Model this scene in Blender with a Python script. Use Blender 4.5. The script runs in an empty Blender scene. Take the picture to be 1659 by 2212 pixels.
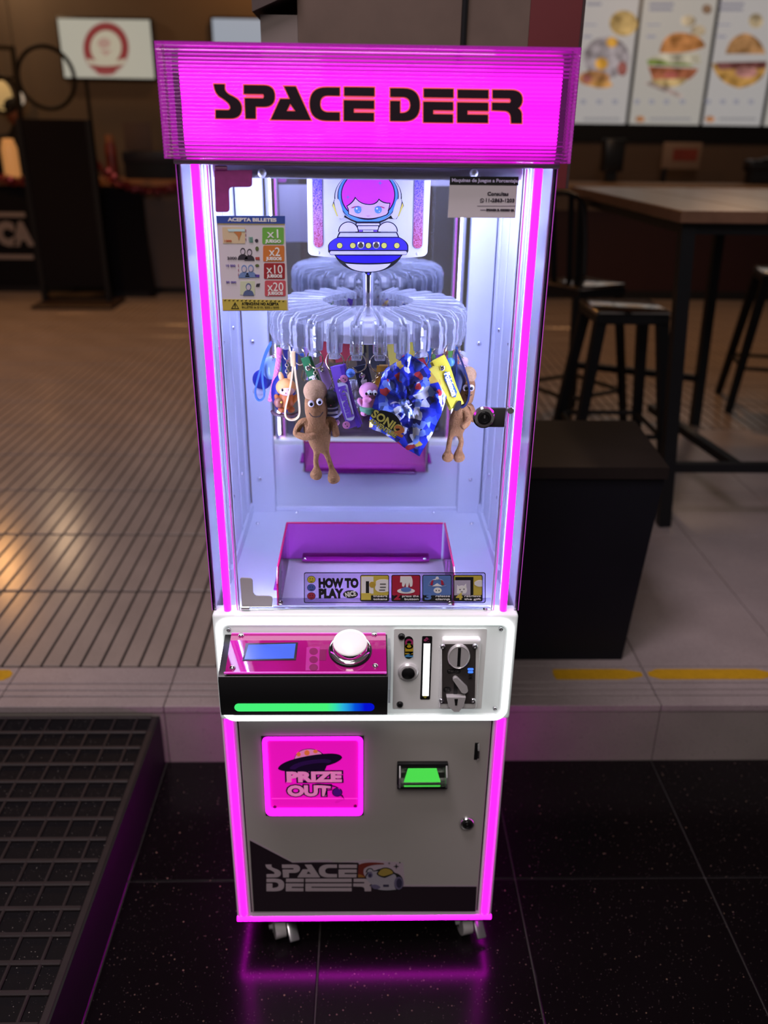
import bpy, bmesh, math, random
from math import sin, cos, pi, radians as rad
from mathutils import Vector, Matrix, noise
random.seed(7)
SC = bpy.context.scene
COL = SC.collection

# ------------------------------------------------------------------ camera
F_PX, YAW, PITCH, ROLL = 1803.2, 0.0254, 0.4182, -0.0134
CAM = Vector((-0.00265, -1.22951, 1.54551))
FWD = Vector((sin(YAW) * cos(PITCH), cos(YAW) * cos(PITCH), -sin(PITCH)))
_r0 = Vector((cos(YAW), -sin(YAW), 0)); _d0 = FWD.cross(_r0)
RGT = _r0 * cos(ROLL) + _d0 * sin(ROLL); DWN = _d0 * cos(ROLL) - _r0 * sin(ROLL)
cam_data = bpy.data.cameras.new('camera'); cam = bpy.data.objects.new('camera', cam_data); COL.objects.link(cam)
cam_data.sensor_fit = 'VERTICAL'; cam_data.sensor_height = 36; cam_data.sensor_width = 27
cam_data.lens = F_PX / 2212 * 36
_m = Matrix((RGT, -DWN, -FWD)).transposed().to_4x4(); _m.translation = CAM
cam.matrix_world = _m
cam_data.clip_start = 0.02; cam_data.clip_end = 60
cam_data.dof.use_dof = True; cam_data.dof.focus_distance = 1.32; cam_data.dof.aperture_fstop = 2.5
SC.camera = cam

# ------------------------------------------------------------------ world, exposure
W = bpy.data.worlds.new('night'); SC.world = W; W.use_nodes = True
bg = W.node_tree.nodes['Background']; bg.inputs[0].default_value = (0.95, 0.85, 0.82, 1); bg.inputs[1].default_value = 0.085
SC.view_settings.view_transform = 'Standard'; SC.view_settings.look = 'None'
SC.view_settings.exposure = 0; SC.view_settings.gamma = 1; SC.view_settings.use_curve_mapping = False
cy = SC.cycles
cy.use_denoising = True; cy.max_bounces = 14; cy.transmission_bounces = 12; cy.transparent_max_bounces = 24
cy.glossy_bounces = 6; cy.diffuse_bounces = 4; cy.sample_clamp_indirect = 6; cy.caustics_reflective = False; cy.caustics_refractive = False

def lamp(name, kind, loc, power, color, size=0.2, rot=(0, 0, 0), size_y=None, spot=None):
    d = bpy.data.lights.new(name, kind); d.energy = power; d.color = color
    if kind == 'AREA':
        d.size = size
        if size_y: d.shape = 'RECTANGLE'; d.size_y = size_y
    else: d.shadow_soft_size = size
    if spot: d.spot_size = rad(spot); d.spot_blend = 0.6
    o = bpy.data.objects.new(name, d); COL.objects.link(o); o.location = loc; o.rotation_euler = rot
    return o
WARM = (1.0, 0.46, 0.14)
lamp('pendant_lamp', 'POINT', (-3.28, 5.6, 2.45), 30, WARM, 0.07)
lamp('pendant_lamp', 'POINT', (-1.0, 7.8, 3.4), 20, WARM, 0.07)
lamp('pendant_lamp', 'POINT', (-3.6, 7.9, 3.3), 22, (1.0, 0.66, 0.38), 0.07)
lamp('pendant_lamp', 'POINT', (0.6, 5.2, 3.3), 16, WARM, 0.07)
lamp('pendant_lamp', 'POINT', (3.2, 6.2, 3.2), 22, (1.0, 0.62, 0.36), 0.07)
lamp('pendant_lamp', 'POINT', (2.2, 4.3, 2.7), 12, (1.0, 0.60, 0.34), 0.06)
lamp('floor_fill', 'SPOT', (-2.2, 4.6, 3.7), 190, (1.0, 0.48, 0.15), 0.06, (0, 0, 0), spot=82)  # spots added to warm the floor while sparing the walls
lamp('floor_fill', 'SPOT', (2.4, 4.8, 3.7), 110, (1.0, 0.50, 0.19), 0.06, (0, 0, 0), spot=80)
lamp('front_fill', 'AREA', (-0.2, -2.4, 3.9), 62, (1.0, 0.90, 0.86), 1.6, (rad(36), 0, 0))  # unseen fill added to light the cabinet front and curb
lamp('top_fill', 'AREA', (-0.7, -0.7, 4.6), 92, (1.0, 0.86, 0.95), 1.0, (rad(17), 0, 0))  # unseen overhead fill added to brighten the near floor and nosing

# ------------------------------------------------------------------ helpers
def ray(px, py): return RGT * ((px - 829.5) / F_PX) + DWN * ((py - 1106) / F_PX) + FWD
def P(px, py, X=None, Y=None, Z=None):
    """point of the real plane X=, Y= or Z= that the photograph shows at (px, py)"""
    d = ray(px, py)
    t = (Y - CAM.y) / d.y if Y is not None else (Z - CAM.z) / d.z if Z is not None else (X - CAM.x) / d.x
    return CAM + d * t
def lin(h):
    v = [int(h[i:i + 2], 16) / 255 for i in (1, 3, 5)]
    return tuple(c / 12.92 if c <= 0.04045 else ((c + 0.055) / 1.055) ** 2.4 for c in v)
MATS = {}
def mat(name, color=(0.8, 0.8, 0.8), rough=0.5, metal=0.0, emit=None, es=0.0, trans=0.0, ior=1.45, spec=0.5, vary=0.0, scale=20.0, bump=0.0, coat=0.0):
    if name in MATS: return MATS[name]
    if isinstance(color, str): color = lin(color)
    m = bpy.data.materials.new(name); m.use_nodes = True; nt = m.node_tree; b = nt.nodes['Principled BSDF']
    b.inputs['Base Color'].default_value = (*color, 1); b.inputs['Roughness'].default_value = rough; b.inputs['Metallic'].default_value = metal
    b.inputs['Transmission Weight'].default_value = trans; b.inputs['IOR'].default_value = ior; b.inputs['Specular IOR Level'].default_value = spec
    b.inputs['Coat Weight'].default_value = coat
    if emit is not None:
        if isinstance(emit, str): emit = lin(emit)
        b.inputs['Emission Color'].default_value = (*emit, 1); b.inputs['Emission Strength'].default_value = es
    if vary or bump:
        tc = nt.nodes.new('ShaderNodeTexCoord'); n = nt.nodes.new('ShaderNodeTexNoise'); n.inputs['Scale'].default_value = scale; n.inputs['Detail'].default_value = 5
        nt.links.new(tc.outputs['Object'], n.inputs['Vector'])
        if vary:
            r = nt.nodes.new('ShaderNodeMix'); r.data_type = 'RGBA'
            r.inputs[6].default_value = (*[max(0, c * (1 - vary)) for c in color], 1); r.inputs[7].default_value = (*[min(1, c * (1 + vary)) for c in color], 1)
            nt.links.new(n.outputs['Fac'], r.inputs[0]); nt.links.new(r.outputs[2], b.inputs['Base Color'])
        if bump:
            bp = nt.nodes.new('ShaderNodeBump'); bp.inputs['Strength'].default_value = bump; bp.inputs['Distance'].default_value = 0.002
            nt.links.new(n.outputs['Fac'], bp.inputs['Height']); nt.links.new(bp.outputs[0], b.inputs['Normal'])
    MATS[name] = m; return m
def thin(name, tint=(1, 1, 1), rough=0.0, refl=1.0, ior=1.45):
    """a thin sheet: passes light with a tint and reflects by Fresnel"""
    if name in MATS: return MATS[name]
    m = bpy.data.materials.new(name); m.use_nodes = True; nt = m.node_tree; nt.nodes.clear()
    o = nt.nodes.new('ShaderNodeOutputMaterial'); mx = nt.nodes.new('ShaderNodeMixShader'); t = nt.nodes.new('ShaderNodeBsdfTransparent'); g = nt.nodes.new('ShaderNodeBsdfGlossy')
    f = nt.nodes.new('ShaderNodeFresnel'); f.inputs[0].default_value = ior; mu = nt.nodes.new('ShaderNodeMath'); mu.operation = 'MULTIPLY'; mu.inputs[1].default_value = refl
    t.inputs[0].default_value = (*tint, 1); g.inputs['Roughness'].default_value = rough
    nt.links.new(f.outputs[0], mu.inputs[0]); nt.links.new(mu.outputs[0], mx.inputs[0]); nt.links.new(t.outputs[0], mx.inputs[1]); nt.links.new(g.outputs[0], mx.inputs[2]); nt.links.new(mx.outputs[0], o.inputs[0])
    MATS[name] = m; return m

def tag(o, label, cat, group=None, kind=None):
    if label: o['label'] = label
    if cat: o['category'] = cat
    if group: o['group'] = group
    if kind: o['kind'] = kind
    return o
def thing(name, loc, label, cat, group=None):
    o = bpy.data.objects.new(name, None); COL.objects.link(o); o.location = loc; o.empty_display_size = 0.05
    return tag(o, label, cat, group)
def wmat(p): return (wmat(p.parent) @ p.matrix_parent_inverse if p.parent else Matrix.Identity(4)) @ p.matrix_basis
def put(o, parent):
    COL.objects.link(o)
    if parent is not None:
        o.parent = parent
        w = wmat(parent)
        # all meshes are built in world coordinates
        o.matrix_parent_inverse = w.inverted()
    return o
class MB:
    def __init__(s): s.v = []; s.f = []
    def add(s, vs, fs):
        n = len(s.v); s.v += [tuple(v) for v in vs]; s.f += [tuple(i + n for i in f) for f in fs]; return s
    def box(s, x0, x1, y0, y1, z0, z1, m=None):
        vs = [(x, y, z) for x in (x0, x1) for y in (y0, y1) for z in (z0, z1)]
        if m: vs = [m @ Vector(v) for v in vs]
        return s.add(vs, [(0, 1, 3, 2), (4, 6, 7, 5), (0, 4, 5, 1), (2, 3, 7, 6), (0, 2, 6, 4), (1, 5, 7, 3)])
    def rbox(s, x0, x1, y0, y1, z0, z1, r=0.003, seg=2, m=None):
        b = bmesh.new(); bmesh.ops.create_cube(b, size=1)
        for v in b.verts: v.co = Vector(((x0 + x1) / 2 + v.co.x * (x1 - x0), (y0 + y1) / 2 + v.co.y * (y1 - y0), (z0 + z1) / 2 + v.co.z * (z1 - z0)))
        bmesh.ops.bevel(b, geom=b.edges[:], offset=r, segments=seg, profile=0.5, affect='EDGES')
        b.verts.index_update(); vs = [(m @ v.co if m else v.co.copy()) for v in b.verts]; fs = [[v.index for v in f.verts] for f in b.faces]; b.free()
        return s.add(vs, fs)
    def cyl(s, p0, p1, r0, r1=None, n=16):
        r1 = r0 if r1 is None else r1; p0 = Vector(p0); p1 = Vector(p1); a = (p1 - p0).normalized(); u = a.orthogonal().normalized(); w = a.cross(u)
        vs = [p0 + (u * cos(2 * pi * i / n) + w * sin(2 * pi * i / n)) * r0 for i in range(n)] + [p1 + (u * cos(2 * pi * i / n) + w * sin(2 * pi * i / n)) * r1 for i in range(n)]
        fs = [(i, (i + 1) % n, n + (i + 1) % n, n + i) for i in range(n)] + [tuple(range(n - 1, -1, -1)), tuple(range(n, 2 * n))]
        return s.add(vs, fs)
    def tube(s, pts, r, n=8, closed=False):
        pts = [Vector(p) for p in pts]; L = len(pts); rs = r if isinstance(r, (list, tuple)) else [r] * L
        vs = []; u = None
        for i, p in enumerate(pts):
            a = pts[(i + 1) % L] if (closed or i < L - 1) else p; b = pts[i - 1] if (closed or i > 0) else p
            t = (a - b).normalized(); u = t.orthogonal().normalized() if u is None else (u - t * u.dot(t)).normalized(); w = t.cross(u)
            vs += [p + (u * cos(2 * pi * k / n) + w * sin(2 * pi * k / n)) * rs[i] for k in range(n)]
        fs = []
        for i in range(L if closed else L - 1):
            j = (i + 1) % L; fs += [(i * n + k, i * n + (k + 1) % n, j * n + (k + 1) % n, j * n + k) for k in range(n)]
        if not closed: fs += [tuple(range(n - 1, -1, -1)), tuple((L - 1) * n + k for k in range(n))]
        return s.add(vs, fs)
    def lathe(s, prof, c, n=24, axis=(0, 0, 1)):
        c = Vector(c); a = Vector(axis).normalized(); u = a.orthogonal().normalized(); w = a.cross(u); vs = []; L = len(prof)
        for r, h in prof: vs += [c + a * h + (u * cos(2 * pi * k / n) + w * sin(2 * pi * k / n)) * r for k in range(n)]
        fs = [(i * n + k, i * n + (k + 1) % n, (i + 1) * n + (k + 1) % n, (i + 1) * n + k) for i in range(L - 1) for k in range(n)]
        if prof[0][0] > 1e-6: fs.append(tuple(range(n - 1, -1, -1)))
        if prof[-1][0] > 1e-6: fs.append(tuple((L - 1) * n + k for k in range(n)))
        return s.add(vs, fs)
    def ball(s, c, r, n=16, k=10, m=None):
        r = (r, r, r) if isinstance(r, (int, float)) else r; c = Vector(c); vs = []
        for i in range(1, k):
            a = pi * i / k
            vs += [Vector((r[0] * sin(a) * cos(2 * pi * j / n), r[1] * sin(a) * sin(2 * pi * j / n), r[2] * cos(a))) for j in range(n)]
        vs += [Vector((0, 0, r[2])), Vector((0, 0, -r[2]))]
        vs = [c + (m @ v if m else v) for v in vs]; T = (k - 1) * n; fs = []
        for i in range(k - 2): fs += [(i * n + j, i * n + n + j, i * n + n + (j + 1) % n, i * n + (j + 1) % n) for j in range(n)]
        fs += [(T, j, (j + 1) % n) for j in range(n)] + [(T + 1, (k - 2) * n + (j + 1) % n, (k - 2) * n + j) for j in range(n)]
        return s.add(vs, fs)
    def prism(s, poly, fr, d0, d1):
        n = len(poly); vs = [fr(a, b, d0) for a, b in poly] + [fr(a, b, d1) for a, b in poly]
        return s.add(vs, [tuple(range(n)), tuple(range(2 * n - 1, n - 1, -1))] + [(i, n + i, n + (i + 1) % n, (i + 1) % n) for i in range(n)])
    def ribbon(s, path, width, thick, face=(0, -1, 0), closed=False):
        path = [Vector(p) for p in path]; L = len(path); f = Vector(face); vs = []
        for i, p in enumerate(path):
            a = path[min(i + 1, L - 1)]; b = path[max(i - 1, 0)]; t = (a - b).normalized(); sd = t.cross(f).normalized(); nn = sd.cross(t).normalized()
            w = width[i] if isinstance(width, (list, tuple)) else width
            vs += [p + sd * w / 2 + nn * thick / 2, p - sd * w / 2 + nn * thick / 2, p - sd * w / 2 - nn * thick / 2, p + sd * w / 2 - nn * thick / 2]
        fs = [(i * 4 + k, i * 4 + (k + 1) % 4, i * 4 + 4 + (k + 1) % 4, i * 4 + 4 + k) for i in range(L - 1) for k in range(4)] + [(3, 2, 1, 0), tuple((L - 1) * 4 + k for k in range(4))]
        return s.add(vs, fs)
    def mesh(s, name, m, smooth=True):
        me = bpy.data.meshes.new(name); me.from_pydata(s.v, [], s.f)
        b = bmesh.new(); b.from_mesh(me); bmesh.ops.recalc_face_normals(b, faces=b.faces[:]); b.to_mesh(me); b.free()
        if smooth: me.shade_smooth(); me.set_sharp_from_angle(angle=rad(35))
        if m: me.materials.append(m)
        return me
    def build(s, name, m, parent=None, label=None, smooth=True):
        o = bpy.data.objects.new(name, s.mesh(name, m, smooth)); put(o, parent)
        if label: o['label'] = label
        return o
def struct(o): o['kind'] = 'structure'; return o

# flat prints: 2-D filled outlines on a plane Y = const
TURN = Matrix.Rotation(pi / 2, 4, 'X')
def circ(x, y, r, ry=None, n=28, a0=0, a1=360): return [(x + r * cos(rad(a0 + (a1 - a0) * i / n)), y + (ry or r) * sin(rad(a0 + (a1 - a0) * i / n))) for i in range(n if a1 - a0 == 360 else n + 1)]
def rrect(x0, y0, x1, y1, r, n=5):
    out = []
    for cx, cyy, a in ((x1 - r, y0 + r, -90), (x1 - r, y1 - r, 0), (x0 + r, y1 - r, 90), (x0 + r, y0 + r, 180)):
        out += [(cx + r * cos(rad(a + 90 * i / n)), cyy + r * sin(rad(a + 90 * i / n))) for i in range(n + 1)]
    return out
def rect(x0, y0, x1, y1): return [(x0, y0), (x1, y0), (x1, y1), (x0, y1)]
def path(pts, n=8):
    """polygon with ('q', ctrl, end) quadratic arcs"""
    out = []
    for p in pts:
        if p[0] == 'q':
            a = out[-1]; c, e = p[1], p[2]
            out += [((1 - t) ** 2 * a[0] + 2 * t * (1 - t) * c[0] + t * t * e[0], (1 - t) ** 2 * a[1] + 2 * t * (1 - t) * c[1] + t * t * e[1]) for t in [k / n for k in range(1, n + 1)]]
        else: out.append(tuple(p))
    return out
def flat(name, polys, Y, m, parent, th=0.0002, off=0.0, label=None):
    """polys in (X, Z) metres"""
    cu = bpy.data.curves.new(name, 'CURVE'); cu.dimensions = '2D'; cu.fill_mode = 'BOTH'; cu.extrude = th; cu.offset = off
    for poly in polys:
        sp = cu.splines.new('POLY'); sp.points.add(len(poly) - 1); sp.use_cyclic_u = True
        for q, (a, b) in zip(sp.points, poly): q.co = (a, b, 0, 1)
    cu.materials.append(m); o = bpy.data.objects.new(name, cu); o.matrix_basis = Matrix.Translation((0, Y, 0)) @ TURN
    put(o, parent)
    if label: o['label'] = label
    return o
class Crop:
    """shapes measured in a crop of the photograph, laid on the real plane Y"""
    def __init__(s, ox, oy, sc, Y): s.o = (ox, oy); s.s = sc; s.Y = Y
    def pt(s, x, y): p = P(s.o[0] + x / s.s, s.o[1] + y / s.s, Y=s.Y); return (p.x, p.z)
    def polys(s, polys): return [[s.pt(*q) for q in poly] for poly in polys]
    def flat(s, name, polys, m, parent, d=0.0, **k): return flat(name, s.polys(polys), s.Y - d, m, parent, **k)
TEXTS = []
def text(body, x0, x1, zc, h, Y, m, parent, bold=0.0, turn=0.0, name='lettering', th=0.0002, rz=0.0):
    """lettering that fills the width x0..x1 (or along its turned baseline) with cap height h, centred at zc"""
    cu = bpy.data.curves.new(name, 'FONT'); cu.body = body; cu.size = h / 0.70; cu.align_x = 'CENTER'; cu.align_y = 'CENTER'; cu.extrude = th; cu.offset = bold; cu.materials.append(m); cu.resolution_u = 3
    o = bpy.data.objects.new(name, cu); put(o, parent)
    TEXTS.append((o, abs(x1 - x0), (x0 + x1) / 2, zc, Y, turn, rz)); return o
def ctext(cr, body, x0, x1, y0, y1, m, parent, d=0.0, **k):
    a = cr.pt(x0, y0); b = cr.pt(x1, y1); c1 = cr.pt((x0 + x1) / 2, (y0 + y1) / 2)
    o = text(body, a[0], b[0], c1[1], abs(a[1] - b[1]), cr.Y - d, m, parent, **k); return o
def finish_texts():
    bold = [(o, o.data.offset) for o, *_ in TEXTS]
    for o, _ in bold: o.data.offset = 0
    bpy.context.view_layer.update()
    for o, w, x, z, Y, turn, rz in TEXTS:
        d = o.dimensions.x
        s = w / d if d > 1e-6 else 1
        inv = Matrix.Identity(4)
        o.matrix_basis = Matrix.Translation((x, Y, z)) @ Matrix.Rotation(rz, 4, 'Z') @ Matrix.Rotation(turn, 4, 'Y') @ TURN @ Matrix.Diagonal((s, 1, 1, 1))
    for o, b in bold: o.data.offset = b
# ------------------------------------------------------------------ shared materials
MAG = (1.0, 0.009, 0.92)
M_tube = mat('magenta_light', MAG, 0.4, emit=MAG, es=3.0)
M_edge = mat('violet_edge_lit_acrylic', (0.4, 0.1, 0.45), 0.2, emit=(0.5, 0.06, 0.6), es=0.28)
M_tube2 = mat('bright_magenta_light', MAG, 0.4, emit=(1.0, 0.0025, 0.92), es=19.0)
M_pink_glow = mat('pink_edge_lit_acrylic', (0.9, 0.25, 0.8), 0.25, emit=(0.9, 0.05, 0.75), es=0.35)
M_ring = mat('white_light', (1, 1, 1), 0.4, emit=(0.93, 1.0, 0.97), es=2.4)
M_white = mat('white_metal', (0.80, 0.79, 0.80), 0.35, vary=0.04, scale=6)
M_plate = mat('white_acrylic', (0.80, 0.82, 0.83), 0.30, emit=(0.86, 0.95, 0.95), es=0.20, vary=0.03, scale=5)
M_door = mat('satin_grey_white_paint', (0.40, 0.37, 0.355), 0.38, vary=0.05, scale=8, bump=0.03)
M_black = mat('black_plastic', (0.008, 0.008, 0.009), 0.30)
M_blackm = mat('black_matte_metal', (0.007, 0.007, 0.009), 0.45, spec=0.3, vary=0.2, scale=9)
M_chrome = mat('chrome', (0.85, 0.85, 0.87), 0.10, 1.0)
M_steel = mat('steel', (0.62, 0.62, 0.65), 0.28, 1.0, vary=0.06, scale=30)
M_clear = thin('clear_glass')
M_clearx = thin('clear_acrylic_sheet', (0.97, 0.95, 1.0))
def acrylic(name, veil, edge):
    """clear moulded acrylic: lets light through, with a pale veil that thickens towards its edges"""
    m = bpy.data.materials.new(name); m.use_nodes = True; nt = m.node_tree; nt.nodes.clear(); N = nt.nodes.new; K = nt.links.new
    o = N('ShaderNodeOutputMaterial'); t = N('ShaderNodeBsdfTransparent'); t.inputs[0].default_value = (0.96, 0.97, 1.0, 1)
    p = N('ShaderNodeBsdfPrincipled'); p.inputs['Base Color'].default_value = (0.86, 0.88, 0.95, 1); p.inputs['Roughness'].default_value = 0.08; p.inputs['Coat Weight'].default_value = 1.0
    lw = N('ShaderNodeLayerWeight'); lw.inputs[0].default_value = 0.42; mr = N('ShaderNodeMapRange'); mr.inputs[3].default_value = veil; mr.inputs[4].default_value = edge
    K(lw.outputs['Facing'], mr.inputs[0]); mx = N('ShaderNodeMixShader'); K(mr.outputs[0], mx.inputs[0]); K(t.outputs[0], mx.inputs[1]); K(p.outputs[0], mx.inputs[2])
    g = N('ShaderNodeBsdfGlass'); g.inputs['IOR'].default_value = 1.45; g.inputs['Roughness'].default_value = 0.0; my = N('ShaderNodeMixShader'); my.inputs[0].default_value = 0.42; K(mx.outputs[0], my.inputs[1]); K(g.outputs[0], my.inputs[2]); K(my.outputs[0], o.inputs[0])
    MATS[name] = m; return m
def moulded(name):
    m = bpy.data.materials.new(name); m.use_nodes = True; nt = m.node_tree; nt.nodes.clear(); N = nt.nodes.new; K = nt.links.new
    o = N('ShaderNodeOutputMaterial'); t = N('ShaderNodeBsdfTransparent'); t.inputs[0].default_value = (0.97, 0.98, 1.0, 1)
    g = N('ShaderNodeBsdfGlass'); g.inputs['IOR'].default_value = 1.42; g.inputs['Roughness'].default_value = 0.03
    p = N('ShaderNodeBsdfTranslucent'); p.inputs[0].default_value = (0.9, 0.92, 1.0, 1)
    mx = N('ShaderNodeMixShader'); mx.inputs[0].default_value = 0.62; K(t.outputs[0], mx.inputs[1]); K(g.outputs[0], mx.inputs[2])
    lw = N('ShaderNodeLayerWeight'); lw.inputs[0].default_value = 0.25; mu = N('ShaderNodeMath'); mu.operation = 'MULTIPLY'; mu.inputs[1].default_value = 0.55; K(lw.outputs['Facing'], mu.inputs[0])
    my = N('ShaderNodeMixShader'); K(mu.outputs[0], my.inputs[0]); K(mx.outputs[0], my.inputs[1]); K(p.outputs[0], my.inputs[2]); K(my.outputs[0], o.inputs[0])
    MATS[name] = m; return m
M_clip = acrylic('clear_acrylic_block', 0.28, 0.9)
M_pinkac = thin('magenta_acrylic_sheet', (0.90, 0.34, 0.82), 0.02, 1.0)
M_k = mat('print_black', (0.006, 0.006, 0.007), 0.5)
M_w = mat('print_white', (0.80, 0.78, 0.80), 0.5)

# ------------------------------------------------------------------ ground, step and floor
S = 0.1856                                   # height of the raised floor
def speckled(name, base, spots, rough, scale, thr, spec=0.5, bump=0.0, warm=None, bump_scale=300):
    m = mat(name, base, rough, spec=spec); nt = m.node_tree; b = nt.nodes['Principled BSDF']
    tc = nt.nodes.new('ShaderNodeTexCoord'); col = None
    prev = None
    big = nt.nodes.new('ShaderNodeTexNoise'); big.inputs['Scale'].default_value = 5; big.inputs['Detail'].default_value = 6; nt.links.new(tc.outputs['Object'], big.inputs['Vector'])
    mx0 = nt.nodes.new('ShaderNodeMix'); mx0.data_type = 'RGBA'; mx0.inputs[6].default_value = (*[c * 0.75 for c in base], 1); mx0.inputs[7].default_value = (*[c * 1.25 for c in base], 1)
    nt.links.new(big.outputs['Fac'], mx0.inputs[0]); prev = mx0.outputs[2]
    for i, (c, sc, t) in enumerate(spots):
        v = nt.nodes.new('ShaderNodeTexVoronoi'); v.inputs['Scale'].default_value = sc; v.inputs['Randomness'].default_value = 1
        mp = nt.nodes.new('ShaderNodeMapping'); mp.inputs['Location'].default_value = (i * 3.1, i * 1.7, 0); nt.links.new(tc.outputs['Object'], mp.inputs[0]); nt.links.new(mp.outputs[0], v.inputs['Vector'])
        nz = nt.nodes.new('ShaderNodeSeparateColor'); nt.links.new(v.outputs['Color'], nz.inputs[0])
        a = nt.nodes.new('ShaderNodeMath'); a.operation = 'MULTIPLY'; a.inputs[1].default_value = t; nt.links.new(nz.outputs[0], a.inputs[0])
        l = nt.nodes.new('ShaderNodeMath'); l.operation = 'LESS_THAN'; nt.links.new(v.outputs['Distance'], l.inputs[0]); nt.links.new(a.outputs[0], l.inputs[1])
        mx = nt.nodes.new('ShaderNodeMix'); mx.data_type = 'RGBA'; nt.links.new(l.outputs[0], mx.inputs[0]); nt.links.new(prev, mx.inputs[6]); mx.inputs[7].default_value = (*c, 1); prev = mx.outputs[2]
    nt.links.new(prev, b.inputs['Base Color'])
    nr = nt.nodes.new('ShaderNodeTexNoise'); nr.inputs['Scale'].default_value = bump_scale; nt.links.new(tc.outputs['Object'], nr.inputs['Vector'])
    if bump:
        bp = nt.nodes.new('ShaderNodeBump'); bp.inputs['Strength'].default_value = bump; bp.inputs['Distance'].default_value = 0.001; nt.links.new(nr.outputs['Fac'], bp.inputs['Height']); nt.links.new(bp.outputs[0], b.inputs['Normal'])
    return m
M_terrazzo_dark = speckled('dark_polished_terrazzo', (0.0042, 0.0028, 0.0036), [((0.11, 0.07, 0.06), 75, 0.13), ((0.06, 0.045, 0.045), 170, 0.18), ((0.20, 0.13, 0.09), 48, 0.085)], 0.22, 0, 0, bump=0.05, spec=0.35)
M_joint = mat('pale_joint_mortar', (0.045, 0.038, 0.038), 0.8, vary=0.3, scale=30)
M_terrazzo = speckled('pinkish_grey_terrazzo', (0.30, 0.245, 0.245), [((0.10, 0.08, 0.08), 260, 0.30), ((0.46, 0.40, 0.39), 210, 0.25), ((0.05, 0.04, 0.04), 90, 0.12)], 0.30, 0, 0, bump=0.05)
M_curb = speckled('beige_granular_curb_stone', (0.23, 0.205, 0.18), [((0.12, 0.10, 0.09), 200, 0.25), ((0.05, 0.045, 0.04), 70, 0.11)], 0.6, 0, 0, bump=0.1)
M_tile = speckled('beige_polished_floor_tile', (0.28, 0.225, 0.20), [((0.14, 0.10, 0.08), 260, 0.25), ((0.36, 0.28, 0.24), 200, 0.25)], 0.20, 0, 0, bump=0.02)
M_groove = mat('dark_groove', (0.030, 0.022, 0.021), 0.7)
M_yellow = mat('worn_yellow_paint', (0.50, 0.27, 0.010), 0.5, vary=0.25, scale=60)

pave = MB().box(-2.2, 3.2, -2.6, 0.585, -0.1, -0.004).build('floor_pavement', M_joint); struct(pave); pave['label'] = 'dark speckled terrazzo pavement in front of the step'
for i in range(9):
    x0 = -0.9775 - 0.441 + 0.441 * i
    for j in range(5):
        y1 = 0.575 if j == 0 else 0.175 - 0.44 * (j - 1); y0 = 0.175 - 0.44 * j
        MB().rbox(x0 + 0.0015, x0 + 0.4395, y0 + 0.0015, y1 - 0.0015, -0.03, 0, 0.0015, 1).build('slab', M_terrazzo_dark, pave)

floor = MB().box(-6.2, 7.2, 0.6, 9.0, -0.05, S - 0.008).build('floor', M_groove); struct(floor); floor['label'] = 'raised tiled floor of the food hall'
PX, PY = 0.4385, 0.4309
tile_rib = MB(); tile_flat = MB()
for k in range(8):
    w = PX / 8; tile_rib.rbox(k * w + 0.0035, (k + 1) * w - 0.0035, 0.0065, PY - 0.0065, -0.007, 0, 0.002, 1)
tile_flat.rbox(0.0015, PX - 0.0015, 0.0015, PY - 0.0015, -0.007, 0, 0.001, 1)
me_rib = tile_rib.mesh('ribbed_tile', M_tile); me_flat = tile_flat.mesh('plain_tile', M_terrazzo)
far = MB()
for j in range(15):
    y = 0.7532 + PY * j
    half = 0.50 * (y + PY + 1.23) + 0.55
    for i in range(-14, 16):
        x = -0.528 + PX * i
        if x + PX < -half or x > half + 0.25: continue
        plain = x > 0.25 and j < (3 if x < 1.1 else 5)
        o = bpy.data.objects.new('tile', me_flat if plain else me_rib); put(o, floor); o.matrix_basis = Matrix.Translation((x, y, S))
# nosing of the step
step = MB().box(-2.2, 3.2, 0.588, 0.752, 0, S - 0.012).build('trim_1', M_groove); struct(step); step['label'] = 'stone step edge between pavement and raised floor'
for i in range(-3, 6):
    x0 = -0.528 + PX * i + 0.0012; x1 = x0 + PX - 0.0024
    b = MB().box(x0, x1, 0.574, 0.60, 0, S - 0.022)
    b.build('curb_stone', M_curb, step)
    for y0, y1, z0 in ((0.572, 0.6140, 0.02), (0.6195, 0.6410, 0.009), (0.6465, 0.6710, 0.009), (0.6765, 0.7505, 0.009)):
        MB().rbox(x0, x1, y0, y1, S - z0, S, 0.0012, 1).build('nosing_strip', M_terrazzo, step)
def stripe(x0, x1, tl, tr):
    pts = [(x0 + tl, 0.688), (x0, 0.703), (x0, 0.722), (x0 + tl, 0.737), (x1 - tr, 0.737), (x1, 0.722), (x1, 0.703), (x1 - tr, 0.688)]
    MB().prism(pts, lambda a, b, d: (a, b, d), S + 0.0002, S + 0.001).build('hazard_stripe', M_yellow, step, smooth=False)
stripe(0.527, 0.778, 0.004, 0.05); stripe(0.795, 1.145, 0.03, 0.035); stripe(1.16, 1.5, 0.03, 0.03); stripe(-1.35, -0.975, 0.02, 0.015)

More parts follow.
